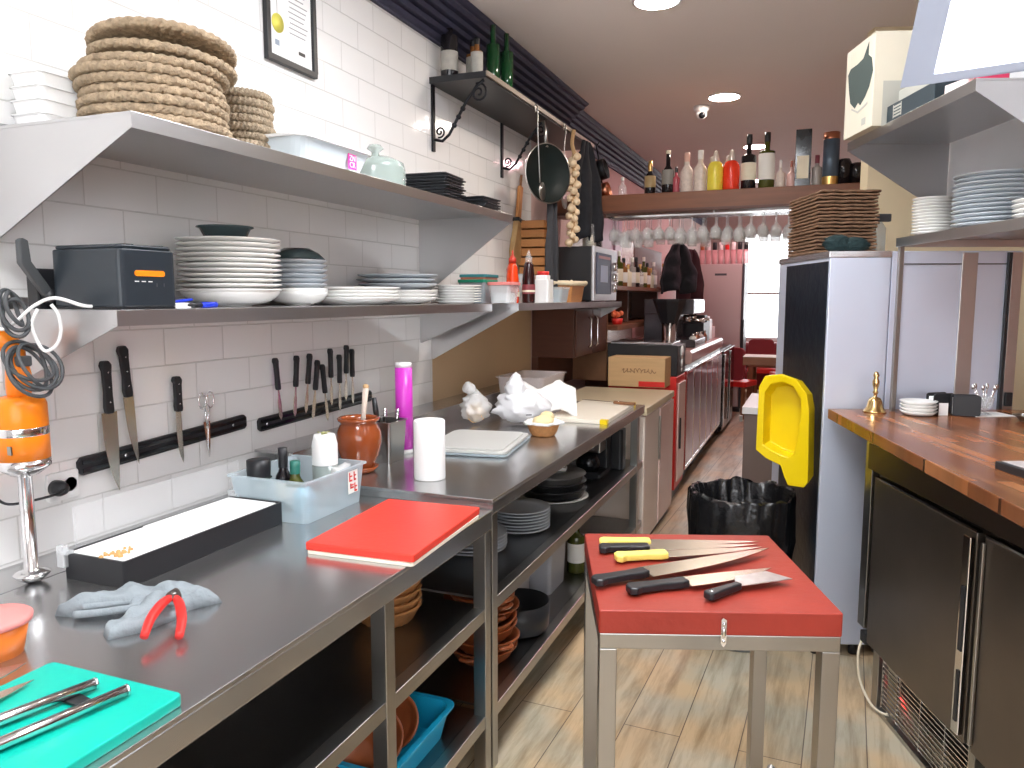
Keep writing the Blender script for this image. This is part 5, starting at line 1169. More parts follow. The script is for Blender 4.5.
g = G(); rb(g, 0.125, 0.24, 0.11, 0.158, 0.15, 0.25); g.build('control_box', mat('grey_box_plastic', (0.35, 0.33, 0.33), 0.5), t)
G().tube(smooth([(0.02, 0.0, 0.27), (-0.01, -0.02, 0.20), (-0.01, -0.04, 0.10), (0.01, -0.09, 0.03), (0.03, -0.16, 0.02), (0.09, -0.22, 0.04)]), 0.005, 8).build('cable', mat('beige_cable', (0.70, 0.62, 0.48), 0.4), t)
G().box(0.0, 0.06, -0.05, 0.0, 0.24, 0.285).build('hinge_block', black_pl, t, 0.004)

# bell, saucers, holders, glass, tray, book
t = thing('counter_bell', 'brass hand bell at the far corner of the wooden counter', 'bell', L(1.385, 3.165, ZT))
t.scale = (1.15, 1.15, 1.15)
G().lathe([(0.0001, 0.02), (0.034, 0.0), (0.040, 0.0), (0.037, 0.006), (0.028, 0.02), (0.024, 0.04), (0.018, 0.052), (0.006, 0.056), (0.006, 0.066), (0.010, 0.072), (0.006, 0.08), (0.011, 0.10), (0.012, 0.112), (0.007, 0.124), (0.011, 0.134), (0.006, 0.145), (0.0001, 0.148)], 32, caps=False).build('bell', brass, t)
stack(G().lathe([(0.0001, 0), (0.035, 0), (0.055, 0.004), (0.070, 0.018), (0.067, 0.019), (0.05, 0.008), (0.0001, 0.006)], 36, caps=False), 'saucer', white_por, 'small white dish, %s in the stack beside the black napkin holders', 'dish', L(1.53, 3.10, ZT), 4, 0.0135, 'small white dishes on the counter', 0.001)
def napkin(a, b, rz, label):
    t = thing('napkin_holder', label, 'napkin holder', L(a, b, ZT+0.0005), A+rz)
    G().prism(rrect(-0.05, 0.05, 0, 0.085, 0.012), -0.022, -0.016, 'xz').prism(rrect(-0.05, 0.05, 0, 0.085, 0.012), 0.016, 0.022, 'xz').box(-0.05, 0.05, -0.016, 0.016, 0, 0.005).build('holder', black_pl, t, 0.002)
    G().box(-0.044, 0.044, -0.012, 0.012, 0.006, 0.072).build('napkins', paper, t)
napkin(1.635, 3.14, 0.3, 'black napkin holder behind, right of the small white dishes')
napkin(1.705, 3.08, -0.25, 'black napkin holder in front, right of the first holder')
one('paper_card', G().box(-0.018, 0.018, -0.001, 0.001, 0, 0.05), paper, 'small white paper card leaning on the napkin holders', 'card', L(1.622, 3.085, ZT+0.0005), A)
t = thing('cutlery_glass', 'footed glass of teaspoons on a white napkin at the counter back', 'glass', L(1.80, 3.12, ZT+0.003), A)
G().lathe([(0.0001, 0), (0.03, 0), (0.008, 0.008), (0.008, 0.014), (0.03, 0.03), (0.038, 0.07), (0.036, 0.07), (0.027, 0.032), (0.0001, 0.018)], 28, caps=False).build('glass', glass_t, t)
for k in range(6):
    a = k*1.05; G().tube([(0.01*math.cos(a), 0.01*math.sin(a), 0.025), (0.045*math.cos(a), 0.03*math.sin(a), 0.105)], 0.003, 6).ball((0.047*math.cos(a), 0.031*math.sin(a), 0.11), 0.008, 0.005, 0.012, n=8, m=6).build('teaspoon', chrome, t)
one('paper_napkin', G().box(-0.085, 0.085, -0.06, 0.06, 0, 0.002), paper, 'white paper napkin flat under the spoon glass', 'napkin', L(1.81, 3.115, ZT+0.0005), A+0.1)
t = thing('metal_tray', 'steel tray with papers at the right end of the counter back', 'tray', L(1.93, 2.86, ZT), A)
g = G(); tray(g, -0.10, 0.14, -0.13, 0.13, 0, 0.025, 0.003, 0.015, 0.03, rim=0.006); g.build('tray', steel, t)
G().box(-0.08, 0.12, -0.10, 0.10, 0.01, 0.03).build('papers', paper, t, 0.004)
t = thing('order_pad', 'black bound order pad with pale cover lying near the right edge of the counter', 'book', L(1.355, 2.02, ZT), A+0.05)
G().prism(rrect(-0.09, 0.10, -0.13, 0.10, 0.005), 0, 0.022).build('pad', black_pl, t, 0.002)
G().box(-0.075, 0.095, -0.12, 0.09, 0.0222, 0.024).build('cover', mat('pale_grey_cover', (0.55, 0.52, 0.52), 0.3), t)

# pass shelves
t = thing('steel_pass_shelf', 'steel shelf with plate stacks over the counter, held by a square post', 'shelf', L(1.45, 3.2, 0), A)
ZP = 1.842
G().box(0.0, 0.55, -1.6, 0.0, ZP-0.006, ZP).box(0.0, 0.004, -1.6, 0.0, ZP-0.036, ZP-0.006).box(0.004, 0.55, -0.004, 0.0, ZP-0.036, ZP-0.006).build('shelf_board', steel_shelf, t, 0.001)
G().box(0.006, 0.024, -0.026, -0.008, ZT+0.0005, ZP-0.007).build('post', mat('brown_steel_post', (0.28, 0.25, 0.23), 0.4, 0.9), t, 0.001)
G().box(0.006, 0.024, -1.55, -1.53, ZT+0.0005, ZP-0.007).build('post', steel, t, 0.001)
stack(plate_g(0.076, 0.013, 0.65), 'small_plate', white_por, 'small white plate, %s in the left stack on the right-hand shelf', 'plate', L(1.53, 3.07, ZP), 12, 0.0118, 'small plates on the right-hand shelf', 0.002)
stack(plate_g(0.138, 0.018, 0.6), 'dinner_plate', grey_por, 'large plate, %s in the tall middle stack on the right-hand shelf', 'plate', L(1.60, 2.78, ZP), 12, 0.0152, 'large plates on the right-hand shelf', 0.003)
stack(plate_g(0.12, 0.018, 0.6), 'dinner_plate', white_por, 'white plate, %s in the nearest low stack on the right-hand shelf', 'plate', L(1.60, 2.46, ZP), 4, 0.0152, 'white plates in the nearest stack', 0.003)
# under-shelf lamp
t = thing('shelf_spotlight', 'small round lamp under the right-hand plate shelf', 'lamp', L(1.90, 2.78, ZP-0.0065), A)
G().lathe([(0.03, 0), (0.03, -0.012), (0.0001, -0.012)], 20, caps=False).build('housing', white_pl, t)
G().lathe([(0.024, -0.0125), (0.0001, -0.0135)], 20).build('diffuser', mat('spot_diffuser', (1, 1, 1), emis=(0.9, 0.95, 1.0), estr=25), t)
# upper shelf
t = thing('steel_pass_shelf', 'upper steel shelf with cardboard box fixed to the wall over the pass', 'shelf', L(1.25, 3.235, 0), A)
ZQ = 2.228
G().box(0.0, 0.405, -0.92, 0.0, ZQ-0.006, ZQ).box(0.0, 0.004, -0.92, 0.0, ZQ-0.036, ZQ-0.006).build('shelf_board', steel_shelf, t, 0.001)
for y in (-0.918, -0.006): G().prism([(0.004, ZQ-0.0065), (0.405, ZQ-0.0065), (0.405, ZQ-0.27), (0.37, ZQ-0.27), (0.004, ZQ-0.036)], y, y+0.004, 'xz').build('bracket', steel_shelf, t)
t = thing('cardboard_box', 'tall cream cardboard box with torn hole on the upper right shelf', 'box', L(1.30, 3.06, ZQ+0.0005), A)
G().box(-0.085, 0.20, -0.13, 0.13, 0, 0.335).build('box', cream_card, t, 0.002)
hole = [(-0.095, 0.15), (-0.06, 0.12), (-0.02, 0.10), (0.0, 0.115), (0.03, 0.10), (0.075, 0.13), (0.09, 0.17), (0.11, 0.245), (0.085, 0.262), (0.02, 0.262), (-0.03, 0.268), (-0.075, 0.315), (-0.075, 0.268), (-0.105, 0.25), (-0.122, 0.20)]
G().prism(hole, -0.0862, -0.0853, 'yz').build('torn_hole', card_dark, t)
G().prism([(-0.085, 0.09), (0.0, 0.075), (0.06, 0.10), (0.062, 0.107), (0.0, 0.083), (-0.085, 0.098)], -0.0862, -0.0853, 'yz').box(-0.0862, -0.0853, -0.075, -0.04, 0.02, 0.045).build('print', card_grey, t)
G().box(-0.05, 0.20, -0.1312, -0.1302, 0.0, 0.16).build('grey_print_panel', card_grey, t)
t = thing('black_case', 'low black box with pale emblem before the cardboard box', 'box', L(1.33, 2.74, ZQ+0.0005), A)
G().box(-0.07, 0.12, -0.17, 0.17, 0, 0.062).build('box', mat('teal_black_card', (0.02, 0.035, 0.045), 0.5), t, 0.002)
g = G()
for k in range(4): g.box(-0.0712, -0.0702, 0.06-0.004*(k % 2), 0.115+0.003*(k % 2), 0.012+k*0.011, 0.018+k*0.011)
g.box(-0.0712, -0.0702, 0.056, 0.060, 0.01, 0.055).box(-0.0712, -0.0702, 0.115, 0.119, 0.01, 0.055); g.build('emblem', card_grey, t)
t = thing('grey_box', 'flat grey carton lying on the black box on the upper right shelf', 'box', L(1.35, 2.73, ZQ+0.063), A)
G().box(-0.06, 0.12, -0.15, 0.16, 0, 0.05).build('carton', card_grey, t, 0.002)
one('paper_packet', G().prism(rrect(-0.05, 0.05, -0.05, 0.05, 0.01), 0, 0.035), mat('pale_red_packet', (0.75, 0.62, 0.58), 0.6, 0, 0.3, 30), 'pale packet near the lamp end of the upper right shelf', 'packet', L(1.33, 2.50, ZQ+0.0005), A+0.2)
one('red_packet', G().prism(rrect(-0.04, 0.04, -0.03, 0.03, 0.01), 0, 0.04), mat('crimson_packet', (0.6, 0.03, 0.10), 0.6), 'small crimson packet at the near end of the upper right shelf', 'packet', L(1.34, 2.40, ZQ+0.0005), A-0.2)

# hood lamp, hung above the counter
HP = [Vector((0.146, 1.844, 2.039)), Vector((0.357, 1.795, 2.039)), Vector((0.165, 1.765, 2.195))]
t = thing('hood_light_box', 'large white glowing hood light box hanging at the upper right', 'light', tuple(HP[0]))
o0 = HP[0]; ex = (HP[1]-HP[0]).normalized(); ey = (HP[2]-HP[0]).normalized(); ez = ex.cross(ey).normalized(); ey = ez.cross(ex)
if ez.z < 0: pass
Mh = Matrix(((ex.x, ey.x, ez.x, 0), (ex.y, ey.y, ez.y, 0), (ex.z, ey.z, ez.z, 0), (0, 0, 0, 1)))
W_, H_ = 0.75, 0.60
zs = 1 if ez.z > 0 else -1
K_ = 0.22
def trap(x0, x1, y0, y1): return [(x0+K_*y0, y0), (x1-K_*y0*0.3, y0), (x1-K_*y1*0.3, y1), (x0+K_*y1, y1)]
def bar(g, q, z0, z1): return g.prism(q, z0, z1, 'xy', M=Mh)
g = G(); zt_ = 0.10*zs
bar(g, [(0, 0), (0.058, 0), (0.058+K_*H_, H_), (K_*H_, H_)], 0, zt_)
bar(g, [(W_-0.058, 0), (W_, 0), (W_-K_*0.3*H_, H_), (W_-0.058-K_*0.3*H_, H_)], 0, zt_)
bar(g, [(0.058, 0), (W_-0.058, 0), (W_-0.058, 0.018), (0.062, 0.018)], 0, zt_)
bar(g, [(0.058+K_*(H_-0.03), H_-0.03), (W_-0.1, H_-0.03), (W_-0.1, H_), (0.058+K_*H_, H_)], 0, zt_)
g.build('frame', mat('blue_grey_painted_frame', (0.36, 0.40, 0.50), 0.5, 0.0), t, 0.002)
bar(G(), trap(0.05, W_-0.05, 0.01, H_-0.01), 0.085*zs, 0.098*zs).build('back_panel', white_pl, t)
bar(G(), trap(0.060, W_-0.060, 0.019, H_-0.031), 0.03*zs, 0.035*zs).build('diffuser', light_h, t)
G().tube([Mh @ Vector((0.2, 0.59, 0.09*zs)), Mh @ Vector((0.2, 0.59, 0.09*zs)) + Vector((0, 0, 3.1-2.61))], 0.006, 8).build('suspension', steel, t)
G().tube([Mh @ Vector((0.66, 0.59, 0.09*zs)), Mh @ Vector((0.66, 0.59, 0.09*zs)) + Vector((0, 0, 3.1-2.61))], 0.006, 8).build('suspension', steel, t)

# ================================================================== BEAM WITH BOTTLES AND GLASSES
YB = 5.6
t = thing('wooden_bar_beam', 'long brown wooden shelf beam spanning the passage with bottles on it', 'shelf', (-0.7, YB, 2.22))
G().box(-1.21, 1.15, 0.0, 0.30, 0.0, 0.135).build('board', wood_beam, t, 0.004)
G().box(-1.21, 1.15, -0.008, -0.0005, 0.0, 0.018).build('lower_moulding', wood_top_dark, t, 0.002)
for y in (0.03, 0.10, 0.17, 0.24): G().box(-0.78, 0.80, y-0.004, y+0.004, -0.03, -0.018).build('glass_rail', chrome, t)
for x in (-0.78, 0.0, 0.79): G().box(x, x+0.008, 0.02, 0.26, -0.018, -0.001).build('rail_hanger', chrome, t)
ZK = 2.3555
def bb_(name, label, cat, x, r, h, m, **k): return bottle(name, label, cat, (x, YB+0.07, ZK), r, h, m=m, **k)
bb_('cava_bottle', 'dark bottle with gold foil neck, leftmost of the tall bottles on the beam', 'bottle', -1.165, 0.040, 0.235, bot_black, neck=0.08, nr=0.014, cap=gold, cap_h=0.07, lab=mat('dark_gold_label', (0.35, 0.25, 0.12), 0.5), shoulder=0.45)
bb_('cava_bottle', 'tall black bottle with pale cap, second tall one from the left on the beam', 'bottle', -1.035, 0.044, 0.30, bot_black, neck=0.11, nr=0.015, cap=label_c, cap_h=0.022, lab=mat('dark_silver_label', (0.25, 0.24, 0.22), 0.5), shoulder=0.45)
bb_('small_bottle', 'small rosy bottle with black cap between the black and white bottles', 'bottle', -0.975, 0.026, 0.18, mat('rose_bottle', (0.40, 0.08, 0.10), 0.15), neck=0.06, nr=0.010, cap=black_pl, cap_h=0.035, shoulder=0.55)
wfl = mat('pale_patterned_bottle', (0.72, 0.62, 0.55), 0.35, 0, 0.25, 60)
bb_('siphon_bottle', 'pale patterned bottle, left one of the white pair on the beam', 'bottle', -0.90, 0.044, 0.275, wfl, neck=0.09, nr=0.018, cap=mat('peach_cap', (0.8, 0.5, 0.4), 0.4), cap_h=0.06, shoulder=0.5)
bb_('siphon_bottle', 'pale patterned bottle, right one of the white pair on the beam', 'bottle', -0.805, 0.044, 0.285, wfl, neck=0.09, nr=0.018, cap=label_w, cap_h=0.06, shoulder=0.5)
def siphon(x, m, label):
    t = thing('soda_siphon', label, 'siphon', (x, YB+0.07, ZK))
    G().lathe([(0.0001, 0), (0.052, 0), (0.056, 0.01), (0.056, 0.16), (0.045, 0.19), (0.025, 0.205), (0.0001, 0.205)], 28, caps=False).build('body', m, t)
    G().lathe([(0.026, 0.2), (0.028, 0.215), (0.018, 0.25), (0.012, 0.275), (0.0001, 0.28)], 20, caps=False).tube([(0.0, 0, 0.24), (-0.03, 0, 0.235), (-0.035, 0, 0.20)], 0.006, 8).build('head', mat('siphon_head', (0.75, 0.68, 0.62), 0.3, 0.5), t)
siphon(-0.70, mat('yellow_mesh_glass', (0.85, 0.72, 0.08), 0.25, 0, 0.08, 60), 'yellow soda siphon on the beam')
siphon(-0.59, mat('red_siphon_glass', (0.85, 0.05, 0.02), 0.2), 'red soda siphon on the beam right of the yellow one')
bb_('wine_bottle', 'tall dark wine bottle with cream label beside the red siphon', 'bottle', -0.475, 0.050, 0.37, bot_black, neck=0.13, nr=0.017, cap=black_pl, cap_h=0.06, lab=label_c, lz=(0.16, 0.48), shoulder=0.6)
bb_('wine_bottle', 'tall dark wine bottle with white label, right of the cream-labelled one', 'bottle', -0.355, 0.054, 0.375, bot_olive, neck=0.12, nr=0.018, cap=black_pl, cap_h=0.06, lab=label_w, lz=(0.15, 0.62), shoulder=0.66)
bb_('small_bottle', 'small white pointed bottle, left of the pair beside the boxed bottle', 'bottle', -0.262, 0.032, 0.185, wfl, neck=0.07, nr=0.008, cap=label_w, cap_h=0.05, shoulder=0.45)
bb_('small_bottle', 'small rosy pointed bottle, right of the pair beside the boxed bottle', 'bottle', -0.192, 0.030, 0.175, mat('pale_rose_bottle', (0.7, 0.45, 0.42), 0.3), neck=0.07, nr=0.008, cap=mat('rust_cap', (0.4, 0.12, 0.08)), cap_h=0.04, shoulder=0.45)
t = thing('bottle_gift_box', 'tall square black bottle box with cream label on the beam', 'box', (-0.12, YB+0.08, ZK))
G().box(-0.05, 0.05, -0.05, 0.05, 0, 0.375).build('box', black_gl, t, 0.002); G().box(-0.037, 0.037, -0.0512, -0.0502, 0.05, 0.20).build('label', label_c, t)
bb_('small_bottle', 'small clear bottle with dark red stopper between the black box and blue tube', 'bottle', -0.03, 0.032, 0.20, mat('smoky_glass', (0.35, 0.32, 0.30), 0.15), neck=0.07, nr=0.013, cap=mat('dark_red_cap', (0.2, 0.03, 0.05)), cap_h=0.05, shoulder=0.6)
t = thing('bottle_tube', 'tall dark blue bottle tube with copper top on the beam', 'tube', (0.055, YB+0.07, ZK))
G().lathe([(0.0001, 0), (0.052, 0), (0.052, 0.30), (0.0001, 0.30)], 28, caps=False).build('tube', mat('slate_blue_tube', (0.09, 0.13, 0.18), 0.4, 0.3), t)
G().lathe([(0.0525, 0.30), (0.0525, 0.345), (0.0001, 0.346)], 28, caps=False).build('copper_top', copper, t)
G().lathe([(0.0525, 0.002), (0.0525, 0.055)], 28, caps=False).build('copper_foot', gold, t)
for i, (x, r_, h_) in enumerate(((0.14, .05, .17), (0.22, .045, .14), (0.30, .045, .15))):
    one('dark_jar', G().lathe([(0.0001, 0), (r_, 0), (r_, h_*0.8), (r_*0.7, h_), (0.0001, h_)], 20, caps=False), bot_black, ['dark jar beside the blue tube on the beam', 'dark jar in the middle of three at the right beam end', 'dark jar furthest right on the beam'][i], 'jar', (x, YB+0.09, ZK), group='dark jars at the right beam end')
bb_('small_bottle', 'small clear bottle standing alone at the left beam end', 'bottle', -1.37, 0.030, 0.13, glass_t, neck=0.05, nr=0.01, cap=label_w, cap_h=0.02, shoulder=0.5)
# glasses
wg = G().lathe([(0.0001, 0), (0.033, 0.0), (0.033, -0.002), (0.006, -0.006), (0.0038, -0.012), (0.0038, -0.075), (0.012, -0.085), (0.030, -0.105), (0.036, -0.135), (0.031, -0.175), (0.029, -0.175), (0.034, -0.135), (0.028, -0.107), (0.0001, -0.088)], 20, caps=False)
g0 = None; nms = ['front', 'second', 'third', 'rear']
for j in range(3):
    for i in range(18):
        x = -1.43+i*0.082; y = YB+0.065+j*0.075
        lb = 'clear stemmed glass hanging under the beam, %s row, %s from the left' % (nms[j], ORD[i])
        p = (x+random.uniform(-.006, .006), y, 2.2015)
        if g0 is None: g0 = one('hanging_wine_glass', wg, glass_t, lb, 'glass', p, 0, 'stemmed glasses under the beam')
        else: dup(g0, p, None, lb, scale=(1.1, 1.1, random.choice((1.0, 1.15, 1.28))))

# ================================================================== BAR SIDE, FAR LEFT
# white chest unit after the worktops
t = thing('white_freezer', 'white chest freezer with worn lid beyond the worktops', 'freezer', (-1.30, 5.22, 0))
G().box(-0.34, 0.335, -0.53, 0.46, 0.03, 0.86).build('body', freezer_w, t, 0.01)
G().box(-0.345, 0.345, -0.535, 0.465, 0.866, 0.915).build('lid', mat('cream_lid', (0.72, 0.62, 0.42), 0.4, 0, 0.06), t, 0.006)
G().box(0.336, 0.352, -0.08, -0.06, 0.5, 0.80).build('handle', steel, t, 0.003)
G().box(-0.33, 0.32, -0.5, 0.44, 0.0, 0.03).build('plinth', black_pl, t)
G().box(0.3355, 0.345, -0.07, 0.455, 0.05, 0.855).build('door', mat('pinkish_enamel', (0.80, 0.62, 0.58), 0.25), t, 0.004)
# cream wooden crate on it, script print
t = thing('wine_crate', 'pale wooden crate with dark script print on the freezer end', 'crate', (-1.235, 5.78, -0.018))
G().box(-0.24, 0.20, -0.05, 0.20, 0.9395, 1.165).build('crate', wood_light, t, 0.003)
g = G()
random.seed(2); pts = []
for k in range(46): pts.append((-0.13+k*0.0056+0.008*math.sin(k*1.3), -0.0515, 1.065+0.014*math.sin(k*1.1)+0.006*math.sin(k*2.7)))
g.tube(smooth(pts, 3), 0.0022, 5); g.build('script_print', wood_h, t)
G().box(0.0, 0.20, -0.0535, -0.0502, 0.945, 0.985).build('red_band', red_pl, t)
# cabinet support slab behind crate: bar counter
t = thing('bar_counter', 'bar counter with rounded pinkish stone top running to the far fridge', 'counter', (-1.45, 7.3, 0))
G().prism([(-0.465, 1.03), (0.46, 1.03), (0.48, 1.05), (0.48, 1.13), (0.46, 1.15), (-0.465, 1.15)], -0.68, 1.68, 'xz').build('stone_top', marble, t, 0.006)
G().box(-0.465, -0.06, -0.68, 1.68, 0.0, 1.029).build('rear_body', wood_top_dark, t)
# red framed drinks cooler
t = thing('red_drinks_cooler', 'red-framed cooler between the freezer and the glass-door coolers', 'cooler', (-1.25, 6.18, 0))
G().box(-0.28, 0.265, -0.22, 0.20, 0.08, 0.985).build('body', red_pl, t, 0.006)
G().box(0.2655, 0.278, -0.165, 0.16, 0.14, 0.93).build('door', mat('pinkish_enamel', (0.8, 0.62, 0.58)), t, 0.004)
G().box(0.2785, 0.292, -0.12, -0.10, 0.40, 0.65).build('handle', black_pl, t, 0.003)
G().box(-0.26, 0.24, -0.2, 0.18, 0.0, 0.08).build('plinth', black_pl, t)
# black machine with round buttons on top
t = thing('coffee_grinder_machine', 'black counter machine with white lit buttons above the red cooler', 'machine', (-1.25, 6.19, 0.9855))
G().box(-0.30, 0.262, -0.20, 0.20, 0.0, 0.245).build('body', black_pl, t, 0.006)
G().box(-0.28, 0.22, -0.18, 0.18, 0.2455, 0.265).build('steel_top', chrome, t, 0.004)
for z, r_ in ((0.18, 0.055), (0.095, 0.032), (0.04, 0.016)): G().lathe([(r_, 0), (r_, 0.006), (0.0001, 0.006)], 20, M=Matrix.Translation((0.2625, 0.0, z)) @ MX).build('button', white_pl, t)
# glass-door coolers
for i in range(3):
    y0 = 6.41+i*0.862
    t = thing('bar_cooler', ['silver two-door bar cooler nearest, right after the red one', 'silver two-door bar cooler in the middle of three', 'silver two-door bar cooler furthest of three'][i], 'cooler', (-1.25, y0, 0), group='glass-door bar coolers')
    G().box(-0.25, 0.25, 0.0, 0.855, 0.14, 1.028).build('body', steel_dark, t, 0.004)
    G().box(-0.24, 0.20, 0.01, 0.84, 0, 0.14).build('plinth', black_pl, t)
    for k in range(2):
        a0 = 0.008+k*0.425
        g = G(); g.box(0.2505, 0.278, a0, a0+0.022, 0.15, 0.995).box(0.2505, 0.278, a0+0.393, a0+0.415, 0.15, 0.995).box(0.2505, 0.278, a0+0.022, a0+0.393, 0.15, 0.18).box(0.2505, 0.278, a0+0.022, a0+0.393, 0.965, 0.995)
        d = g.build('door', chrome, t, 0.002)
        G().box(0.268, 0.274, a0+0.022, a0+0.393, 0.18, 0.965).build('pane', glass_door, d)
for i in range(2):
    t = thing('wine_cooler', ['black wine cooler beside the silver coolers', 'black wine cooler against the tall far fridge'][i], 'cooler', (-1.28, 9.02+i*0.64, 0), group='black wine coolers')
    G().box(-0.28, 0.28, 0.0, 0.60, 0.03, 1.0).build('body', black_pl, t, 0.006)
    G().box(0.2805, 0.32, 0.0, 0.60, 0.05, 0.99).build('door', black_gl, t, 0.006)
    G().box(0.3205, 0.335, 0.05, 0.10, 0.1, 0.95).build('handle', chrome, t, 0.003)
# machines along the bar counter
t = thing('coffee_grinder', 'chrome coffee grinder with big black hopper on the bar counter', 'coffee grinder', (-1.20, 6.78, 1.1505))
G().lathe([(0.0001, 0), (0.10, 0), (0.10, 0.03), (0.065, 0.04), (0.065, 0.23), (0.0001, 0.23)], 26, caps=False).build('body', chrome, t)
G().lathe([(0.0001, 0.23), (0.07, 0.23), (0.10, 0.30), (0.135, 0.40), (0.145, 0.42), (0.145, 0.44), (0.0001, 0.44)], 8, caps=False, smooth=False).build('hopper', black_pl, t)
t = thing('espresso_machine', 'dark espresso machine with chrome trim behind the grinder', 'espresso machine', (-1.22, 7.35, 1.1505))
G().box(-0.25, 0.22, -0.35, 0.35, 0.0, 0.07).box(-0.25, 0.0, -0.35, 0.35, 0.07, 0.42).box(-0.25, 0.20, -0.36, 0.36, 0.30, 0.44).build('body', mat('dark_machine', (0.10, 0.09, 0.10), 0.25, 0.6), t, 0.01)
for y in (-0.2, 0.15): G().lathe([(0.035, 0), (0.035, 0.06)], 18, c=(0.12, y, 0.235)).tube([(0.12, y, 0.25), (0.28, y, 0.245)], 0.012, 8).build('group_head', chrome, t)
G().box(0.201, 0.206, -0.3, 0.3, 0.32, 0.42).build('chrome_fascia', chrome, t)
for i, (y, sx, h_, m, nm, lb) in enumerate(((7.98, 0.13, 0.20, black_pl, 'cash_box', 'black boxy till on the bar counter'), (8.28, 0.12, 0.24, black_pl, 'receipt_printer', 'taller black device beyond the till'), (8.56, 0.11, 0.22, white_pl, 'white_carton', 'white carton on the bar counter by the far fridge'), (8.84, 0.11, 0.13, mat('rosy_box', (0.65, 0.40, 0.38)), 'rosy_box', 'rosy box at the very end of the bar counter'))):
    one(nm, G().box(-sx, sx, -0.13, 0.13, 0, h_).box(-sx*0.8, sx*0.8, -0.10, 0.10, h_, h_+0.03), m, lb, 'box', (-1.17, y, 1.151), bevel=0.006)
for i in range(4):
    bottle('counter_jar', ['white jar nearest on the bar counter', 'pale jar second on the bar counter edge', 'white jar third on the bar counter edge', 'pale jar fourth on the bar counter edge'][i], 'jar', (-1.05, 7.2+i*0.24, 1.1505), 0.035, 0.12, 0.03, 0.02, label_w if i % 2 == 0 else copper, chrome, 0.02, group='jars on the bar counter edge')
# dark wooden wall cabinet with steel handles, under the second shelf
t = thing('wooden_wall_cabinet', 'dark brown wooden cabinet with upright steel handles under the far wall shelf', 'cabinet', (XW+0.001, 5.22, 0))
G().box(0, 0.32, 0, 0.86, 1.17, 1.52).build('body', wood_top_dark, t, 0.004)
for k in range(2):
    d = G().box(0.3205, 0.338, 0.01+k*0.43, 0.425+k*0.43, 1.18, 1.51).build('door', wood_top_dark, t, 0.004)
    G().tube([(0.342, 0.06+k*0.43+0.25*(1-k), 1.23), (0.362, 0.06+k*0.43+0.25*(1-k), 1.25), (0.362, 0.06+k*0.43+0.25*(1-k), 1.44), (0.342, 0.06+k*0.43+0.25*(1-k), 1.46)], 0.007, 8).build('handle', chrome, d)
G().box(0, 0.05, 0, 0.86, 0.922, 1.17).build('back_panel', wood_top_dark, t)
G().box(0, 0.34, 0.862, 0.882, 0.922, 1.52).build('side_panel', wood_h, t)
t = thing('wooden_niche', 'brown wooden niche with mirror back and shelf behind the coffee machines', 'shelf unit', (XW+0.001, 6.12, 0))
G().box(0, 0.42, 0, 2.3, 1.335, 1.375).build('shelf_board', wood_beam, t, 0.003)
G().box(0, 0.40, 0, 2.3, 1.665, 1.70).build('shelf_board', wood_beam, t, 0.003)
G().box(0, 0.02, 0, 2.3, 1.16, 2.2).build('back_panel', mat('mirror_brown', (0.30, 0.22, 0.17), 0.2, 0.5, 0.3), t)
for y in (0.0, 0.85, 2.26): G().box(0.021, 0.30, y, y+0.04, 1.376, 1.664).build('divider', wood_top_dark, t, 0.003)
t = thing('orange_flower_pot', 'small orange-red potted ornament in the wooden niche', 'ornament', (-1.58, 6.42, 1.3755))
G().lathe([(0.0001, 0), (0.04, 0), (0.05, 0.05), (0.0001, 0.05)], 20, caps=False).build('pot', red_pl, t)
g = G(); random.seed(8)
for k in range(9): g.ball((random.uniform(-.04, .04), random.uniform(-.04, .04), 0.07+random.uniform(0, .04)), 0.022, n=8, m=6)
g.build('flowers', mat('orange_red_petals', (0.8, 0.16, 0.06), 0.6, 0, 0.3, 20), t)
one('cream_board', G().box(-0.02, 0.02, -0.16, 0.16, 0, 0.20), cream_card, 'cream panel leaning in the niche beside the cabinet', 'board', (-1.74, 6.34, 1.3755), bevel=0.004)
random.seed(17)
bm_ = [bot_black, glass_t, bot_olive, mat('amber_glass', (0.25, 0.10, 0.03)), label_c, mat('smoky_glass', (0.35, 0.32, 0.30))]
for i in range(12):
    m = bm_[i % 6]; h_ = [0.28, 0.22, 0.30, 0.25, 0.2, 0.27][i % 6]
    bottle('liquor_bottle', 'liquor bottle on the wooden shelf beyond the microwave, %s along the row' % ORD[i], 'bottle', (-1.60, 6.2+i*0.17, 1.7005), 0.036, h_, h_*0.3, 0.013, m, [black_pl, gold, label_w][i % 3], 0.04, label_w if i % 2 else label_c, (0.15, 0.5), 'liquor bottles on the wooden shelf')
# silver/lilac panels & coats on the far left wall
t = thing('lilac_wall_panel', 'lilac-grey fluted panel on the wall above the liquor bottles', 'panel', (XW+0.021, 6.6, 1.99))
g = G()
for k in range(4): g.box(0.0, 0.02+0.02*(k % 2), k*0.28, k*0.28+0.27, 0.0, 0.42)
g.build('panels', mat('lilac_grey_panel', (0.42, 0.30, 0.38), 0.3), t, 0.004)
drape('black_coat', 'black garment hanging on the wall above the espresso machine', (-1.34, 8.0, 2.16), 0.50, 0.50, 0.10, black_soft, R(-40), 9, 'coat')
drape('black_coat', 'black garment hanging left of the tall far fridge', (-1.33, 8.75, 2.14), 0.42, 0.65, 0.10, mat('maroon_black_cloth', (0.035, 0.012, 0.015), 0.9), R(-40), 3, 'coat')
for i in range(9):
    bottle('back_bar_bottle', 'pale bottle on the far back bar ledge, %s from the left' % ORD[i], 'bottle', (-1.62+0.09*(i % 3), 8.7+i*0.13, 1.7205), 0.034, 0.26, 0.08, 0.012, [glass_t, pink_ref, label_w][i % 3], gold, 0.03, label_w, (0.2, 0.5), 'pale bottles on the back bar ledge')
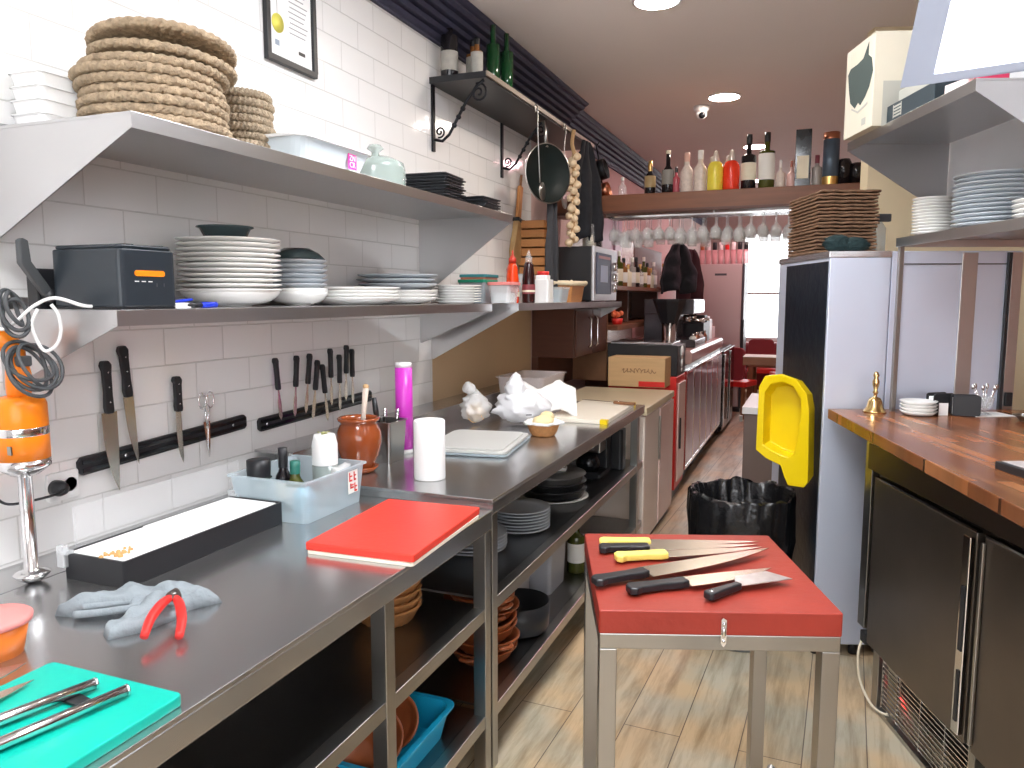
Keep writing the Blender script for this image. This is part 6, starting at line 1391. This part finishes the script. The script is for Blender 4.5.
t = thing('back_bar_ledge', 'narrow wooden ledge of pale bottles on the wall beyond the niche', 'shelf', (XW+0.001, 8.5, 1.69))
G().box(0, 0.45, 0, 1.6, 0, 0.03).build('board', wood_beam, t, 0.003)
G().box(0, 0.015, 0, 1.6, 0.03, 0.5).build('back_panel', wood_top_dark, t)
# tall fridge at the end
t = thing('tall_silver_fridge', 'tall silver fridge with pink reflections at the far end of the passage', 'fridge', (-1.245, 11.30, 0))
G().box(-0.33, 0.315, -0.25, 0.35, 0.05, 2.07).build('body', mat('dark_fridge_side', (0.06, 0.06, 0.07), 0.4), t, 0.006)
G().box(-0.33, 0.285, -0.30, -0.252, 0.08, 2.07).build('door', mat('rosy_silver_door', (0.62, 0.50, 0.48), 0.35, 0.55, 0.06, 1.5), t, 0.008)
G().box(0.286, 0.33, -0.29, -0.252, 0.90, 1.30).build('handle', black_pl, t, 0.004)
G().box(-0.08, 0.08, -0.3035, -0.3005, 1.91, 1.94).build('badge', dgrey, t)
G().box(-0.32, 0.30, -0.24, 0.33, 0, 0.05).build('plinth', black_pl, t)
caps = [terra2, label_w, black_pl, label_w, red_pl, label_w, black_pl, black_pl]
for i in range(8):
    bottle('drinks_bottle', 'pinkish bottle with %s cap on top of the tall far fridge, %s from the left' % (['brown', 'white', 'black', 'white', 'red', 'white', 'black', 'black'][i], ORD[i]), 'bottle', (-1.52+i*0.085, 11.12, 2.071), 0.038, 0.30, 0.12, 0.026, pink_ref, caps[i], 0.10, None, group='bottles on the tall far fridge')

# ================================================================== BAR RIGHT BEHIND THE BIN, DINING ROOM BEYOND
t = thing('back_counter', 'narrow white-topped counter with brown door behind the yellow bin lid', 'counter', (-0.40, 5.05, 0))
G().box(0.0, 0.6, 0.0, 0.75, 0.0, 0.86).build('body', mat('brown_grey_door', (0.20, 0.15, 0.13), 0.4, 0.2), t, 0.004)
G().box(-0.012, 0.61, -0.012, 0.76, 0.86, 0.905).build('worktop', white_pl, t, 0.003)
G().box(-0.03, -0.012, 0.04, 0.06, 0.80, 0.84).build('handle', steel, t)
one('cream_tiled_partition', G().box(0, 0.45, 0, 0.06, 0.0, 1.08), cream_card, 'cream tiled partition behind the yellow bin lid', 'partition', (-0.22, 5.85, 0))
t = thing('customer_bar_ledge', 'brown wooden bar ledge with pale top seen beside the fridge film', 'bar', (-0.56, 6.75, 0))
G().box(0.0, 1.2, 0.0, 0.30, 1.03, 1.10).build('ledge', wood_beam, t, 0.004); G().box(0.0, 1.2, 0.0, 0.30, 1.1005, 1.104).build('top_sheet', paper, t)
G().box(0.35, 1.1, 0.05, 0.25, 0.0, 1.03).build('support', wood_top_dark, t)
def dchair(x, y, rz, label, g0=None):
    t = thing('dining_chair', label, 'chair', (x, y, 0), rz, 'red dining chairs')
    G().prism(rrect(-0.21, 0.21, -0.21, 0.21, 0.04), 0.43, 0.50).build('seat', red_pl, t, 0.01)
    G().prism(rrect(-0.20, 0.20, 0.52, 0.95, 0.08), 0.17, 0.21, 'xz').build('backrest', mat('maroon_upholstery', (0.30, 0.04, 0.05), 0.5), t, 0.01)
    for a in (-0.18, 0.18):
        for b in (-0.18, 0.18): G().box(a-0.02, a+0.02, b-0.02, b+0.02, 0, 0.43).build('leg', wood_h, t)
    return t
dchair(-0.95, 10.6, R(160), 'red dining chair beside the tall far fridge')
dchair(-0.35, 11.9, R(200), 'red dining chair under the bright far window')
dchair(-0.75, 12.6, R(10), 'maroon dining chair nearest the far window')
t = thing('dining_table', 'dark dining table with white cloth edge before the bright window', 'table', (-0.45, 11.2, 0))
G().box(-0.40, 0.40, -0.4, 0.4, 0.72, 0.755).build('top', paper, t, 0.003); G().box(-0.38, 0.38, -0.38, 0.38, 0.66, 0.719).build('frame', wood_beam, t)
for a in (-0.34, 0.34):
    for b in (-0.34, 0.34): G().box(a-0.03, a+0.03, b-0.03, b+0.03, 0, 0.66).build('leg', wood_h, t)
t = thing('maroon_sofa', 'rounded maroon sofa in front of the far bright window', 'sofa', (-0.5, 13.2, 0))
G().box(-0.7, 0.9, -0.35, 0.35, 0.12, 0.45).build('seat', mat('maroon_upholstery', (0.3, 0.04, 0.05)), t, 0.05, 3)
G().box(-0.7, 0.9, 0.15, 0.38, 0.45, 0.86).build('backrest', mat('maroon_upholstery', (0.3, 0.04, 0.05)), t, 0.08, 3)
for a in (-0.65, 0.85): G().box(a-0.03, a+0.03, -0.3, -0.24, 0, 0.12).box(a-0.03, a+0.03, 0.24, 0.30, 0, 0.12).build('leg', black_pl, t)
# things seen through the pass at the right edge
t = thing('wall_poster', 'blue and white poster on the brick wall seen at the right edge', 'poster', (4.499, 6.6, 1.35))
G().box(-0.02, 0, -0.25, 0.25, -0.2, 0.2).build('board', label_w, t); G().box(-0.024, -0.0205, -0.2, 0.2, -0.15, 0.05).build('blue_print', mat('blue_print', (0.08, 0.4, 0.75), 0.5), t)

# rename duplicates to plain suffixes is left to Blender; tidy material reuse
for o in list(bpy.data.objects):
    if o.type == 'MESH' and o.parent is None and 'label' not in o and 'kind' not in o: print('UNTAGGED', o.name)
